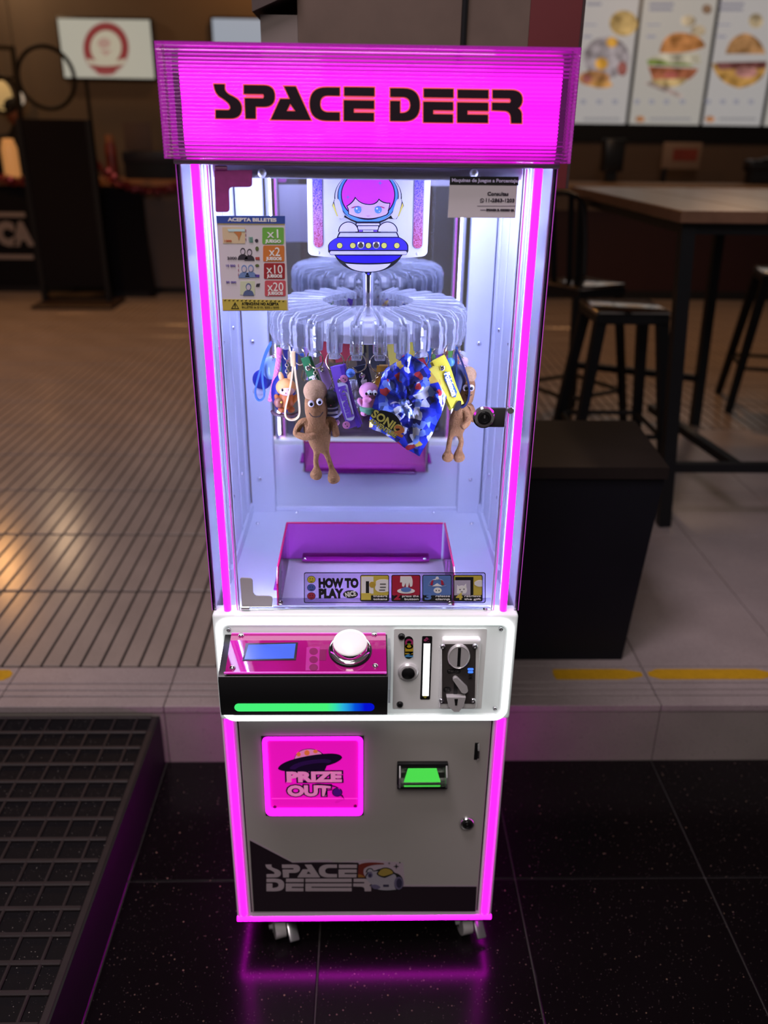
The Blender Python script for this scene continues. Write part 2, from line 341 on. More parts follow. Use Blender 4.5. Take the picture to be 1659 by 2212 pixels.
# grid-topped ramp at the left
M_ramp = mat('dark_worn_rubber', (0.006, 0.005, 0.006), 0.6, vary=0.35, scale=40, bump=0.15)
M_deck = speckled('dark_speckled_ramp_deck', (0.004, 0.003, 0.004), [((0.25, 0.22, 0.2), 130, 0.12), ((0.10, 0.08, 0.08), 230, 0.15)], 0.65, 0, 0, bump=0.1, spec=0.2)
M_rib = mat('worn_dark_rib', (0.021, 0.014, 0.015), 0.55, vary=0.3, scale=25, bump=0.1)
ramp = thing('access_ramp', (-1.0, 0.0, 0), 'dark speckled access ramp with a raised grid of ribs, against the step at left', 'ramp')
RX = -0.540; ZR = 0.150
MB().box(-1.75, RX - 0.004, -1.2, 0.570, 0.0005, ZR).build('deck', M_deck, ramp)
MB().box(RX - 0.004, RX, -1.2, 0.570, 0.0005, ZR + 0.006).build('side_plate', M_ramp, ramp)
MB().rbox(RX - 0.019, RX - 0.004, -1.2, 0.570, ZR, ZR + 0.007, 0.002, 1).build('edge_strip', M_rib, ramp)
for k in range(30):
    y = 0.5675 - 0.0597 * k
    if y < -0.62: break
    MB().rbox(-1.74, RX - 0.019, y - 0.0052, y + 0.0052, ZR, ZR + 0.007, 0.002, 1).build('cross_rib', M_rib, ramp)
for k in range(15):
    x = RX - 0.0565 * (k + 1)
    MB().rbox(x - 0.0036, x + 0.0036, -1.2, 0.570, ZR, ZR + 0.0062, 0.002, 1).build('long_rib', M_rib, ramp)

# ------------------------------------------------------------------ room shell
M_wall = mat('warm_brown_grey_plaster', (0.155, 0.118, 0.088), 0.85, vary=0.10, scale=2, bump=0.05)
M_ceil = mat('dark_ceiling', (0.05, 0.045, 0.04), 0.9)
YB = 8.5
struct(MB().box(-6.2, 7.2, YB, YB + 0.1, 0.0, 4.0).build('wall_back', M_wall))
struct(MB().box(-6.3, -6.2, 0.6, YB, 0.0, 4.0).build('wall_left', M_wall))
struct(MB().box(7.2, 7.3, 0.6, YB, 0.0, 4.0).build('wall_right', M_wall))
struct(MB().box(-6.3, 7.3, 0.6, YB + 0.1, 4.0, 4.1).build('ceiling', M_ceil))
# pillar behind the machine
M_pil = mat('brown_concrete', (0.105, 0.070, 0.055), 0.85, vary=0.22, scale=14, bump=0.15)
pil = thing('pillar', (0.08, 0.9, S), 'brown concrete pillar standing behind the pink machine', 'pillar')
MB().box(-0.134, 0.312, 0.62, 0.92, S, 4.0).build('shaft', M_pil, pil)
MB().box(-0.206, -0.1345, 0.622, 0.92, 1.60, 1.764).build('side_block', mat('pale_grey_board', (0.17, 0.135, 0.125), 0.8, vary=0.1, scale=20), pil, label='pale grey side block')
MB().prism([(-0.218, 1.766), (-0.134, 1.80), (-0.134, 3.2), (-0.218, 3.2)], lambda a, b, d: (a, d, b), 0.60, 0.92).build('capping', mat('dark_brown_board', (0.055, 0.036, 0.032), 0.7, vary=0.2, scale=25), pil, smooth=False)
MB().tube([(0.184, 0.614, 1.45), (0.186, 0.614, 1.8), (0.19, 0.614, 2.6), (0.19, 0.614, 4.0)], 0.006).build('cable', M_black, pil)
bn = thing('banner', (0.365, 0.63, 1.46), 'dark red banner board hanging beside the brown pillar', 'banner')
MB().box(0.3125, 0.412, 0.62, 0.64, 1.46, 3.4).build('board', mat('dark_red_board', (0.10, 0.006, 0.009), 0.6, vary=0.15, scale=6), bn)
MB().box(0.412, 0.4175, 0.618, 0.642, 1.46, 3.4).build('edge', mat('dark_red_edge', (0.03, 0.012, 0.012), 0.7, vary=0.5, scale=80), bn)
# ------------------------------------------------------------------ the prize machine
mach = thing('prize_machine', (0, 0.24, 0), 'tall glowing magenta and white prize machine with a glass case on the pavement', 'arcade machine')
HW = 0.26
# --- lower cabinet
M_chan = mat('white_light_channel', (0.85, 0.80, 0.85), 0.35)
MB().rbox(-HW, HW, 0.004, 0.48, 0.0905, 0.599, 0.003).build('cabinet_body', M_white, mach)
fr = MB(); fr.rbox(-HW, -0.2312, -0.0005, 0.006, 0.0905, 0.599, 0.0015, 1); fr.rbox(0.2312, HW, -0.0005, 0.006, 0.0905, 0.599, 0.0015, 1); fr.rbox(-0.2315, 0.2315, -0.0005, 0.006, 0.0905, 0.1045, 0.001, 1)
fr.build('front_frame', M_chan, mach)
for s in (-1, 1):
    a, b = sorted((s * 0.2524, s * 0.2400)); m_ = (a + b) / 2
    MB().tube([(m_, -0.001, 0.0985), (m_, -0.001, 0.102), (m_, -0.001, 0.59)], [0.0045, 0.0062, 0.0062], 12).build('light_tube', M_tube, mach)
    for x in (m_ - 0.0088, m_ + 0.0088): MB().rbox(x - 0.0016, x + 0.0016, -0.0055, 0.001, 0.0955, 0.598, 0.0007, 1).build('tube_rail', M_pink_glow, mach)
MB().rbox(-HW - 0.001, HW + 0.001, -0.0012, 0.482, 0.0797, 0.0893, 0.0008, 1).build('base_light_strip', M_tube2, mach, label='glowing magenta strip around the foot of the cabinet')
MB().box(-HW + 0.004, HW - 0.004, 0.0, 0.478, 0.0745, 0.0795).build('base_plate', M_blackm, mach)
# --- casters
def caster(x, y, ang):
    t = bpy.data.objects.new('caster', None); t.empty_display_size = 0.02; put(t, mach); t.matrix_basis = Matrix.Translation((x, y, 0.0745)); bpy.context.view_layer
    R = Matrix.Translation((x, y, 0)) @ Matrix.Rotation(rad(ang), 4, 'Z')
    def q(v): return R @ Vector(v)
    w = MB().cyl(q((-0.011, 0, 0.0275)), q((0.011, 0, 0.0275)), 0.0275, n=24); w.build('wheel', mat('grey_white_wheel', (0.55, 0.52, 0.54), 0.35), t)
    f = MB()
    for sx in (-1, 1): f.prism([(-0.016, 0.066), (0.018, 0.066), (0.014, 0.022), (-0.010, 0.020)], lambda a, b, d: q((d, a, b)), sx * 0.0125, sx * 0.0155)
    f.box(-0.0155, 0.0155, -0.018, 0.020, 0.064, 0.068, R); f.cyl(q((0, 0, 0.066)), q((0, 0, 0.0745)), 0.013, n=16); f.build('fork', M_chrome, t)
    MB().cyl(q((-0.021, 0, 0.0275)), q((0.021, 0, 0.0275)), 0.007, n=6).build('axle_nut', M_chrome, t)
    pd = MB(); pd.rbox(-0.011, 0.011, -0.030, 0.014, -0.004, 0.004, 0.003, 2, R @ Matrix.Translation((0.024, -0.020, 0.036)) @ Matrix.Rotation(rad(38), 4, 'X') @ Matrix.Rotation(rad(12), 4, 'Y')); pd.build('brake_pedal', M_steel, t)
for x, y, a in ((-0.182, 0.035, 18), (0.212, 0.04, 14), (-0.19, 0.43, 160), (0.2, 0.43, 175)): caster(x, y, a)
# --- door of the lower cabinet
door = MB().rbox(-0.2290, 0.2290, -0.003, 0.0035, 0.1062, 0.590, 0.0012, 1).build('service_door', M_door, mach, label='satin grey-white lower door')
for s in (-1, 1): MB().box(s * 0.2302 - 0.0011, s * 0.2302 + 0.0011, -0.0012, 0.002, 0.106, 0.594).build('door_gap', M_black, mach)
C7 = Crop(530, 1790, 4.484, -0.0032)
M_dark_pr = mat('dark_maroon_print', (0.014, 0.006, 0.012), 0.45)
M_lilac_line = mat('lilac_print', (0.42, 0.33, 0.40), 0.5)
C7.flat('print', [[(40, 92), (460, 322), (800, 300), (880, 330), (1180, 300), (1530, 330), (1545, 545), (2240, 550), (2240, 600), (1000, 620), (45, 140)]], M_lilac_line, door, 0.0001, th=0.0001)
dk = path([(42, 112), (455, 328), (1000, 326), (1095, 330), (1160, 470), (1500, 560), (2240, 560), (2228, 800), (82, 800)])
C7.flat('print', [dk], M_dark_pr, door, 0.0004, label='dark printed band across the foot of the door')
# outlined letters of the logo: raw outlines, normalised later to their own boxes
GL = {
 'S': [path([(540, 405), (617, 405), (617, 440), ('q', (625, 470), (672, 490)), ('q', (735, 520), (735, 575)), ('q', (735, 648), (655, 650)), (553, 650), (553, 590), (640, 590), ('q', (668, 580), (645, 545)), ('q', (625, 520), (585, 497)), ('q', (545, 470), (540, 405))])],
 'P': [path([(752, 412), (895, 412), ('q', (975, 412), (975, 488)), ('q', (975, 565), (895, 565)), (838, 565), (838, 650), (765, 650), (758, 505), (890, 505), ('q', (902, 490), (890, 475)), (752, 475)])],
 'A': [[(1040, 420), (1125, 420), (1235, 660), (945, 660), (1013, 510), (1082, 510)], [(1085, 545), (1060, 597), (1122, 597)]],
 'C': [path([(1440, 428), (1345, 428), ('q', (1225, 428), (1225, 546)), ('q', (1225, 665), (1345, 665)), (1440, 665), (1440, 605), (1352, 605), ('q', (1300, 600), (1300, 546)), ('q', (1300, 490), (1352, 487)), (1440, 487)])],
 'E': [[(398, 455), (622, 455), (622, 520), (398, 520)], [(395, 553), (620, 553), (620, 615), (470, 615), (470, 645), (618, 645), (618, 707), (395, 707)]],
 'D': [path([(148, 452), (250, 452), ('q', (370, 452), (370, 575)), ('q', (370, 697), (250, 697)), (148, 697), (148, 547), (222, 547), (222, 637), ('q', (298, 637), (298, 577)), ('q', (298, 517), (240, 517)), (148, 517)])],
 'W': [[(582, 480), (1030, 480), (1030, 512), (582, 512)], [(582, 527), (1030, 527), (1030, 557), (640, 557), (640, 570), (1030, 570), (1030, 602), (582, 602)]],
 'R': [path([(912, 465), (1050, 465), ('q', (1135, 465), (1135, 535)), ('q', (1135, 575), (1102, 600)), ('q', (1130, 615), (1130, 650)), (1130, 712), (1050, 712), (1048, 665), ('q', (1042, 622), (1000, 620)), (908, 617), (908, 560), (1040, 560), ('q', (1055, 545), (1040, 528)), (912, 528)])]}
def glyph(ch, x0, y0, x1, y1):
    g = GL[ch]; xs = [p[0] for q in g for p in q]; ys = [p[1] for q in g for p in q]
    fx = lambda p: (x0 + (p[0] - min(xs)) / (max(xs) - min(xs)) * (x1 - x0), y0 + (p[1] - min(ys)) / (max(ys) - min(ys)) * (y1 - y0))
    return [[fx(p) for p in q] for q in g]
low = []
for ch, a, b, c_, d_ in (('S', 195, 345, 345, 468), ('P', 355, 345, 530, 468), ('A', 503, 345, 725, 468), ('C', 712, 345, 888, 468), ('E', 903, 345, 1080, 468), ('D', 205, 482, 378, 602), ('E', 392, 482, 566, 602), ('W', 582, 482, 1030, 602), ('R', 1045, 482, 1222, 602)):
    low += glyph(ch, a, b, c_, d_)
C7.flat('logo_outline', [path([(460, 330), (560, 325), (590, 326), ('q', (700, 320), (1092, 328)), (1110, 600), (1230, 610), (1225, 640), (200, 640), (180, 340)])], M_dark_pr, door, 0.0007, th=0.0001)
C7.flat('lettering', low, mat('print_pale_pink', (0.42, 0.34, 0.38), 0.5), door, 0.0010)
# little rocket printed beside the letters
C7.flat('print', [path([(1090, 440), (1095, 350), ('q', (1160, 310), (1345, 333)), (1342, 343), ('q', (1200, 340), (1150, 385)), ('q', (1130, 430), (1170, 470)), (1090, 468)])], mat('print_dark_red', (0.16, 0.022, 0.016), 0.5), door, 0.0008, th=0.0001)
C7.flat('print', [path([(1093, 440), ('q', (1130, 440), (1160, 468)), (1092, 468)])], mat('print_amber', (0.30, 0.13, 0.03), 0.5), door, 0.0010, th=0.0001)
C7.flat('print', [path([(1160, 470), ('q', (1160, 410), (1260, 400)), ('q', (1370, 350), (1450, 425)), ('q', (1530, 440), (1532, 530)), ('q', (1530, 600), (1380, 602)), ('q', (1220, 600), (1220, 540)), (1170, 500)]), path([(1165, 420), ('q', (1180, 360), (1232, 385)), (1245, 410)])], M_k, door, 0.0010, th=0.0001)
C7.flat('print', [path([(1170, 468), ('q', (1170, 418), (1265, 408)), ('q', (1370, 400), (1450, 440)), ('q', (1480, 470), (1440, 520)), ('q', (1440, 560), (1460, 585)), ('q', (1250, 610), (1228, 540)), (1180, 495)]), path([(1178, 418), ('q', (1190, 372), (1226, 392)), (1236, 410)])], mat('print_rocket_white', (0.33, 0.30, 0.36), 0.5), door, 0.0013, th=0.0001)
C7.flat('print', [circ(1485, 522, 44, 62), circ(1208, 442, 26, 28), path([(1210, 545), ('q', (1270, 520), (1310, 560)), ('q', (1290, 590), (1240, 575))])], mat('print_violet_grey', (0.13, 0.11, 0.20), 0.5), door, 0.0016, th=0.0001)
C7.flat('print', [circ(1490, 522, 28, 46), circ(1208, 446, 14, 16), rect(1335, 535, 1390, 556)], mat('print_deep_violet', (0.03, 0.025, 0.06), 0.5), door, 0.0019, th=0.0001)
C7.flat('print', [path([(1270, 430), ('q', (1300, 365), (1370, 370)), ('q', (1440, 385), (1440, 430)), ('q', (1400, 450), (1350, 470)), ('q', (1290, 460), (1270, 430))])], M_k, door, 0.0017, th=0.0001)
C7.flat('print', [path([(1285, 428), ('q', (1310, 375), (1368, 378)), ('q', (1428, 392), (1430, 425)), ('q', (1390, 440), (1345, 452)), ('q', (1300, 450), (1285, 428))])], mat('print_yellow_dim', (0.34, 0.24, 0.05), 0.5), door, 0.0020, th=0.0001)
def star4(x, y, r): return [(x, y - r), (x + r * .22, y - r * .22), (x + r, y), (x + r * .22, y + r * .22), (x, y + r), (x - r * .22, y + r * .22), (x - r, y), (x - r * .22, y - r * .22)]
C7.flat('print', [star4(1462, 364, 28), star4(1393, 334, 13), star4(1496, 327, 11)], M_k, door, 0.0006)
# prize window
pw = MB().box(-0.1895, -0.0030, -0.0045, -0.003, 0.3655, 0.5535).build('prize_window', M_blackm, mach)
CP = Crop(560, 1580, 6.9125, -0.0046)
M_flap = mat('magenta_flap', (0.75, 0.02, 0.48), 0.35, emit=(0.60, 0.001, 0.36), es=1.0, vary=0.0)
CP.flat('light_frame', [path([(45, 160), ('q', (45, 80), (130, 80)), (1470, 75), ('q', (1550, 80), (1550, 160)), (1548, 1170), ('q', (1545, 1240), (1470, 1243)), (190, 1245), ('q', (105, 1240), (98, 1165))]),
     path([(120, 165), ('q', (120, 122), (160, 122)), (1440, 118), ('q', (1480, 122), (1482, 165)), (1480, 1100), ('q', (1480, 1140), (1440, 1140)), (205, 1142), ('q', (172, 1140), (168, 1100))])], M_tube, pw, th=0.003, label='glowing magenta frame')
CP.flat('flap', [path([(125, 165), ('q', (125, 127), (160, 127)), (1440, 123), ('q', (1475, 127), (1477, 165)), (1475, 1100), ('q', (1475, 1135), (1440, 1135)), (205, 1137), ('q', (177, 1135), (173, 1100))])], M_flap, pw, 0.001, label='translucent magenta flap')
CP.flat('flap_ledge', [rect(185, 990, 1470, 1000)], mat('pink_line', (0.95, 0.1, 0.7), 0.4, emit=(0.9, 0.02, 0.55), es=0.9), pw, 0.0014)
M_pv = mat('print_purple_black', (0.020, 0.004, 0.055), 0.5); M_pv2 = mat('print_violet', (0.07, 0.010, 0.20), 0.5); M_pp = mat('print_light_pink', (0.80, 0.28, 0.58), 0.5, emit=(0.80, 0.18, 0.48), es=0.55)
CP.flat('print', [path([(520, 405), ('q', (560, 250), (760, 250)), ('q', (880, 255), (955, 330))])], M_pv, pw, 0.0014)
CP.flat('print', [path([(528, 400), ('q', (568, 258), (760, 258)), ('q', (870, 262), (940, 330))])], M_pp, pw, 0.0018)
CP.flat('print', [circ(590, 330, 32), circ(714, 308, 40), circ(840, 288, 34, 26)], mat('print_orange', (0.85, 0.20, 0.04), 0.5, emit=(0.8, 0.16, 0.05), es=0.5), pw, 0.0021)
CP.flat('print', [path([(280, 540), ('q', (320, 430), (720, 355)), ('q', (1220, 270), (1240, 380)), ('q', (1200, 450), (1010, 500)), (975, 580), (590, 590), ('q', (290, 590), (280, 540))])], M_pv, pw, 0.0022)
CP.flat('print', [path([(455, 535), ('q', (520, 440), (850, 408)), ('q', (1090, 390), (1075, 440)), (1030, 465), ('q', (1000, 445), (850, 460)), ('q', (600, 490), (545, 550)), ('q', (470, 560), (455, 535))])], M_pv2, pw, 0.0026)
for bold, mt, dd in ((0.0042, M_pv, 0.0030), (0.0018, M_pp, 0.0036)):
    ctext(CP, 'PRIZE', 420, 1210, 600, 735, mt, pw, dd, bold=bold); ctext(CP, 'OUT', 430, 1050, 805, 945, mt, pw, dd, bold=bold)
CP.flat('print', [circ(1165, 885, 78, 66), [(1000, 850), (1095, 840), (1095, 855), (1020, 862), (990, 945), (975, 940)], path([(1215, 930), (1245, 925), (1272, 990), (1150, 1042), (1135, 1030), (1235, 975)]), path([(830, 760), (880, 755), ('q', (1180, 770), (1215, 850)), (1180, 830), ('q', (1140, 790), (850, 775))])], M_pv, pw, 0.0040)
CP.flat('print', [circ(1165, 885, 66, 55)], mat('print_bright_violet', (0.22, 0.01, 0.62), 0.5), pw, 0.0044)
for x, y in ((235, 1120), (1435, 1105)): CP.flat('rivet', [circ(x, y, 26)], mat('flap_rivet', (0.55, 0.01, 0.3), 0.4), pw, 0.0018)
# banknote acceptor
ba = MB(); ba.rbox(0.0590, 0.1535, -0.012, -0.003, 0.4425, 0.4955, 0.002); ba = ba.build('banknote_acceptor', M_black, mach)
M_green = mat('green_light', (0.05, 0.6, 0.08), 0.3, emit=(0.07, 0.62, 0.07), es=1.0)
MB().prism([(0.072, 0.4535), (0.1405, 0.4535), (0.132, 0.485), (0.079, 0.485)], lambda a, b, d: (a, d, b), -0.0135, -0.0118).build('lit_slot', M_green, ba, smooth=False)
g = MB(); g.prism([(-0.0125, 0.450), (-0.024, 0.452), (-0.027, 0.463), (-0.024, 0.472), (-0.0125, 0.488)], lambda a, b, d: (d, a, b), 0.0645, 0.1495)
g.build('clear_cover', thin('clear_cover', (0.93, 1.0, 0.93), 0.05, 1.5), ba, smooth=False)
for x in (0.0625, 0.1490): MB().prism([(-0.012, 0.448), (-0.025, 0.450), (-0.029, 0.463), (-0.025, 0.474), (-0.012, 0.491)], lambda a, b, d: (d, a, b), x, x + 0.0028).build('side_cheek', M_steel, ba, smooth=False)
MB().rbox(0.0590, 0.1535, -0.021, -0.012, 0.4425, 0.4495, 0.002).build('lower_lip', M_black, ba)
# door lock, latch
def lock(x, z, Y, r, parent):
    o = MB().lathe([(r, 0), (r, 0.003), (r * 0.86, 0.0062), (r * 0.62, 0.0066), (r * 0.60, 0.004)], (x, Y, z), 28, (0, -1, 0)).build('lock', M_chrome, parent)
    MB().lathe([(r * 0.60, 0.002), (r * 0.58, 0.0085), (r * 0.40, 0.009), (r * 0.38, 0.0072), (0, 0.0072)], (x, Y, z), 24, (0, -1, 0)).build('lock_core', M_black, o)
    MB().box(x - 0.0012, x + 0.0012, Y - 0.0078, Y - 0.0070, z, z + r * 0.3).build('keyhole', M_steel, o)
lock(0.1965, 0.3445, -0.003, 0.0150, mach)
la = MB().rbox(0.2015, 0.2085, -0.0036, -0.0025, 0.497, 0.537, 0.0005, 1).build('latch', M_black, mach)
MB().prism([(-0.0035, 0.535), (-0.012, 0.525), (-0.013, 0.508), (-0.0035, 0.493)], lambda a, b, d: (d, a, b), 0.2065, 0.2095).build('latch_tongue', M_chrome, la)

# --- control panel
cpn = MB().rbox(-0.2588, 0.2588, -0.015, 0.02, 0.5985, 0.8165, 0.006, 3).build('control_panel', M_plate, mach, label='white control panel with a glowing white ring')
def rr(x0, z0, x1, z1, r): return rrect(x0, z0, x1, z1, r, 6)
rl = rr(-0.2482, 0.6045, 0.2472, 0.8035, 0.018)
MB().tube([(x, -0.0165, z) for x, z in rl], 0.0056, 10, True).build('ring_light', M_ring, cpn)
flat('panel_rim', [rr(-0.2432, 0.6095, 0.2422, 0.7985, 0.014), rr(-0.2405, 0.6122, 0.2395, 0.7958, 0.012)], -0.0155, M_plate, cpn, th=0.0018)
def screw(x, z, Y, r, parent, m=None):
    o = MB().lathe([(r, 0), (r, r * .35), (r * .75, r * .75), (r * .42, r * .85), (r * .38, r * .45), (0, r * .45)], (x, Y, z), 14, (0, -1, 0)).build('screw', m or M_chrome, parent); return o
for px, py in ((494, 1360), (1082, 1358), (1069, 1530)):
    p = P(px, py, Y=-0.0155); screw(p.x, p.z, -0.015, 0.0042, cpn, M_steel)
# console block
con = MB().prism([(-0.0155, 0.7775), (-0.092, 0.7545), (-0.0995, 0.7505), (-0.1020, 0.7440), (-0.1020, 0.684), (-0.0985, 0.674), (-0.090, 0.6695), (-0.0155, 0.6660)], lambda a, b, d: (d, a, b), -0.2385, 0.0360).build('console', M_black, mach, label='black console block with magenta top')
# sloping top plate: local frame along the slope
A0 = Vector((0, -0.0165, 0.7790)); A1 = Vector((0, -0.0985, 0.7545)); SL = (A1 - A0).normalized(); NM = Vector((0, SL.z, -SL.y)); NM = NM if NM.z > 0 else -NM
def top(x, s, h=0.0): return Vector((x, 0, 0)) + A0 + SL * s + NM * h
LEN = (A1 - A0).length
def slab(poly, h0, h1): return MB().prism(poly, lambda a, b, d: top(a, b, d), h0, h1)
M_mtop = mat('magenta_acrylic', (0.40, 0.008, 0.20), 0.06, coat=1.0)
slab(rrect(-0.2270, 0.001, 0.0338, LEN, 0.004), 0.0002, 0.004).build('top_plate', M_mtop, con, label='glossy magenta top plate')
slab(rrect(-0.2270, 0.001, 0.0338, 0.0026, 0.0005), 0.004, 0.0046).build('plate_edge', M_pink_glow, con); slab(rrect(-0.2290, LEN - 0.0015, 0.0338, LEN, 0.0005), 0.0005, 0.0046).build('plate_edge', M_pink_glow, con)
def onslab(px, py):
    d = ray(px, py); t = (A0 + NM * 0.004 - CAM).dot(NM) / d.dot(NM); q = CAM + d * t - A0; return (q.x, (q - Vector((q.x, 0, 0))).dot(SL))
def sp(pts): return [onslab(440 + x / 3.95, 1310 + y / 3.95) for x, y in pts]
scr = slab(sp([(360, 318), (805, 310), (787, 460), (330, 465)]), 0.0042, 0.0052).build('display_bezel', M_black, con)
slab(sp([(383, 332), (786, 322), (770, 448), (348, 456)]), 0.0053, 0.0056).build('display', mat('blue_lcd', (0.02, 0.05, 0.3), 0.2, emit=(0.055, 0.115, 0.62), es=1.0), scr)
M_pk2 = mat('magenta_print', (0.62, 0.04, 0.40), 0.25)
slab(sp([(878, 350), (990, 345), (985, 545), (868, 548)]), 0.0041, 0.0043).build('print', mat('magenta_print_dim', (0.50, 0.03, 0.33), 0.25), con)
for y in (385, 455, 522): slab(sp(circ(938, y, 37, 30)), 0.0044, 0.0046).build('print', mat('maroon_print', (0.24, 0.006, 0.11), 0.25), con)
slab(sp([(990, 370), (1050, 368), (1045, 460), (985, 462)]), 0.0041, 0.0044).build('print', mat('maroon_print', (0.24, 0.006, 0.11), 0.25), con)
for x, y in ((320, 246), (1456, 237), (246, 525), (1464, 508)):
    a, b = sp([(x, y)])[0]
    MB().ball(top(a, b, 0.0045), (0.0052, 0.0052, 0.0036), 14, 8).build('dome_screw', M_chrome, con)
# big round button
a, b = sp([(1250, 400)])[0]; bc = top(a, b - 0.006, 0.003)
bt = MB().lathe([(0.0360, 0), (0.0360, 0.003), (0.0345, 0.005), (0.0325, 0.0055)], bc, 40, NM).build('button_base', M_black, con)
MB().lathe([(0.0335, 0.005), (0.0335, 0.008), (0.0300, 0.010), (0.0290, 0.010)], bc, 40, NM).build('button_ring', M_chrome, bt)
MB().lathe([(0.0290, 0.009), (0.0290, 0.017), (0.0282, 0.020)], bc, 40, NM).build('button_collar', M_chrome, bt)
MB().lathe([(0.0284, 0.0185), (0.0278, 0.0225), (0.0240, 0.0260), (0.0160, 0.0285), (0.0080, 0.0298), (0, 0.0302)], bc, 40, NM).build('button_cap', mat('milky_lit_button', (0.75, 0.74, 0.80), 0.25, emit=(0.95, 0.95, 0.84), es=0.34), bt, label='milky white lit button')
# rainbow strip on the front of the console
m = mat('green_to_blue_light', (0, 0, 0), 0.4, emit=(0, 1, 0), es=1.0); nt = m.node_tree; tc = nt.nodes.new('ShaderNodeTexCoord'); sx = nt.nodes.new('ShaderNodeSeparateXYZ'); mr = nt.nodes.new('ShaderNodeMapRange'); cr_ = nt.nodes.new('ShaderNodeValToRGB')
mr.inputs[1].default_value = -0.2155; mr.inputs[2].default_value = 0.0145
nt.links.new(tc.outputs['Object'], sx.inputs[0]); nt.links.new(sx.outputs[0], mr.inputs[0]); nt.links.new(mr.outputs[0], cr_.inputs[0]); nt.links.new(cr_.outputs[0], nt.nodes['Principled BSDF'].inputs['Emission Color'])
e = cr_.color_ramp.elements; e[0].position = 0.66; e[0].color = (0.060, 0.90, 0.19, 1); e[1].position = 0.93; e[1].color = (0.0, 0.004, 0.62, 1)
for ps, cc in ((0.72, (0.035, 0.75, 0.42, 1)), (0.78, (0.02, 0.42, 0.75, 1)), (0.86, (0.0, 0.08, 0.72, 1))): q = e.new(ps); q.color = cc
flat('rgb_light', [rr(-0.2155, 0.6845, 0.0145, 0.6998, 0.0076)], -0.1022, m, con, th=0.0006, label='green to blue light bar')
# bracket edge on the right of the console
MB().prism([(-0.0155, 0.770), (-0.075, 0.752), (-0.075, 0.680), (-0.0155, 0.664)], lambda a, b, d: (d, a, b), 0.0375, 0.0415).build('side_plate', M_clearx, con, smooth=False)
# coin plate
M_cast = mat('bright_cast_metal', (0.72, 0.70, 0.72), 0.28, 0.35)
CC = Crop(830, 1320, 5.53, -0.0185)
cpl = flat('coin_plate', [rr(0.0478, 0.6245, 0.2062, 0.7902, 0.003)], -0.0170, mat('brushed_silver_plate', (0.90, 0.91, 0.92), 0.35, 0.0, vary=0.04, scale=12), mach, th=0.0014, label='silver coin plate')
for x, y in ((206, 300), (187, 1110)): p = CC.pt(x, y); screw(p[0], p[1], -0.0185, 0.0060, cpl, M_black)
CC.flat('coin_badge', [rrect(238, 300, 346, 568, 53, 8)], M_black, cpl, 0.0004)
for i, (ch, col) in enumerate(zip('COIN', ('#b0306a', '#7fae2e', '#c9a92c', '#4f9ad0'))):
    p = CC.pt(292, 368 + i * 50 - (14 if i == 2 else 0) - (6 if i > 2 else 0) + (0 if i else -4)); text(ch, p[0] - 0.005, p[0] + 0.005, p[1], 0.0125, -0.0195, mat('coin_letter_' + ch, col, 0.5), cpl, bold=0.0008, turn=rad(90))
# the coin return button
p = CC.pt(284, 712); rb = MB().lathe([(0.0178, 0), (0.0178, 0.004), (0.0150, 0.0075), (0.0132, 0.0078)], (p[0], -0.0185, p[1]), 28, (0, -1, 0)).build('return_button', M_cast, mach)
MB().lathe([(0.0118, 0.004), (0.0114, 0.010), (0.0095, 0.0112), (0, 0.0114)], (p[0], -0.0185, p[1]), 28, (0, -1, 0)).build('button_cap', M_black, rb)
CC.flat('slot_surround', [path([(452, 310), ('q', (455, 298), (470, 298)), (560, 298), ('q', (574, 300), (574, 315)), (548, 1040), ('q', (546, 1054), (530, 1054)), (440, 1054), ('q', (428, 1052), (428, 1038))])], M_black, cpl, 0.0004)
CC.flat('slot_light', [[(472, 385), (550, 385), (530, 1008), (455, 1008)]], mat('white_slot_light', (1, 1, 1), 0.4, emit=(0.95, 0.97, 1.0), es=1.6), cpl, 0.0010)
CC.flat('print', [circ(490, 345, 18, 14), circ(526, 345, 18, 14), circ(508, 328, 16, 16)], mat('print_rose', (0.40, 0.05, 0.16), 0.5), cpl, 0.0010)
CC.flat('print', [[(455, 1010), (520, 1010), (488, 1040)]], mat('print_olive', (0.35, 0.32, 0.04), 0.5), cpl, 0.0010)
# coin acceptor
M_gun = mat('gunmetal', (0.050, 0.043, 0.043), 0.45, 0.0, vary=0.1, scale=40)
q0 = CC.pt(632, 1115); q1 = CC.pt(1138, 305)
ca = MB().rbox(0.1285, 0.1955, -0.034, -0.0180, 0.6335, 0.7785, 0.005, 3).build('coin_acceptor', mat('white_ring_reflection', (0.85, 0.85, 0.86), 0.2), mach, label='coin acceptor with a surround whitened as if mirroring the ring')  # even white put in for the ring light mirrored in chrome
CF = Crop(830, 1320, 5.53, -0.0345)
face = CF.flat('face_plate', [path([(690, 395), (1095, 395), (1080, 1100), (690, 1100)])], M_gun, ca, th=0.0012, label='dark gunmetal face')
for x, y in ((697, 417), (1083, 412), (682, 1062), (1058, 1060)): p = CF.pt(x, y); screw(p[0], p[1], -0.0352, 0.0050, ca, M_steel)
p = CF.pt(888, 530)
disc = MB().lathe([(0.0190, 0), (0.0190, 0.004), (0.0172, 0.006), (0.0166, 0.0052), (0, 0.0052)], (0, 0, 0), 32, (0, -1, 0)); disc.v = [(p[0] + v[0], -0.0352 + v[1], p[1] + v[2] * 1.28) for v in disc.v]; disc.build('coin_entry', M_cast, ca)
p2_ = CF.pt(890, 525); MB().rbox(p2_[0] - 0.0026, p2_[0] + 0.0026, -0.0412, -0.040, p2_[1] - 0.019, p2_[1] + 0.019, 0.0005, 1).build('coin_slot', M_k, ca)
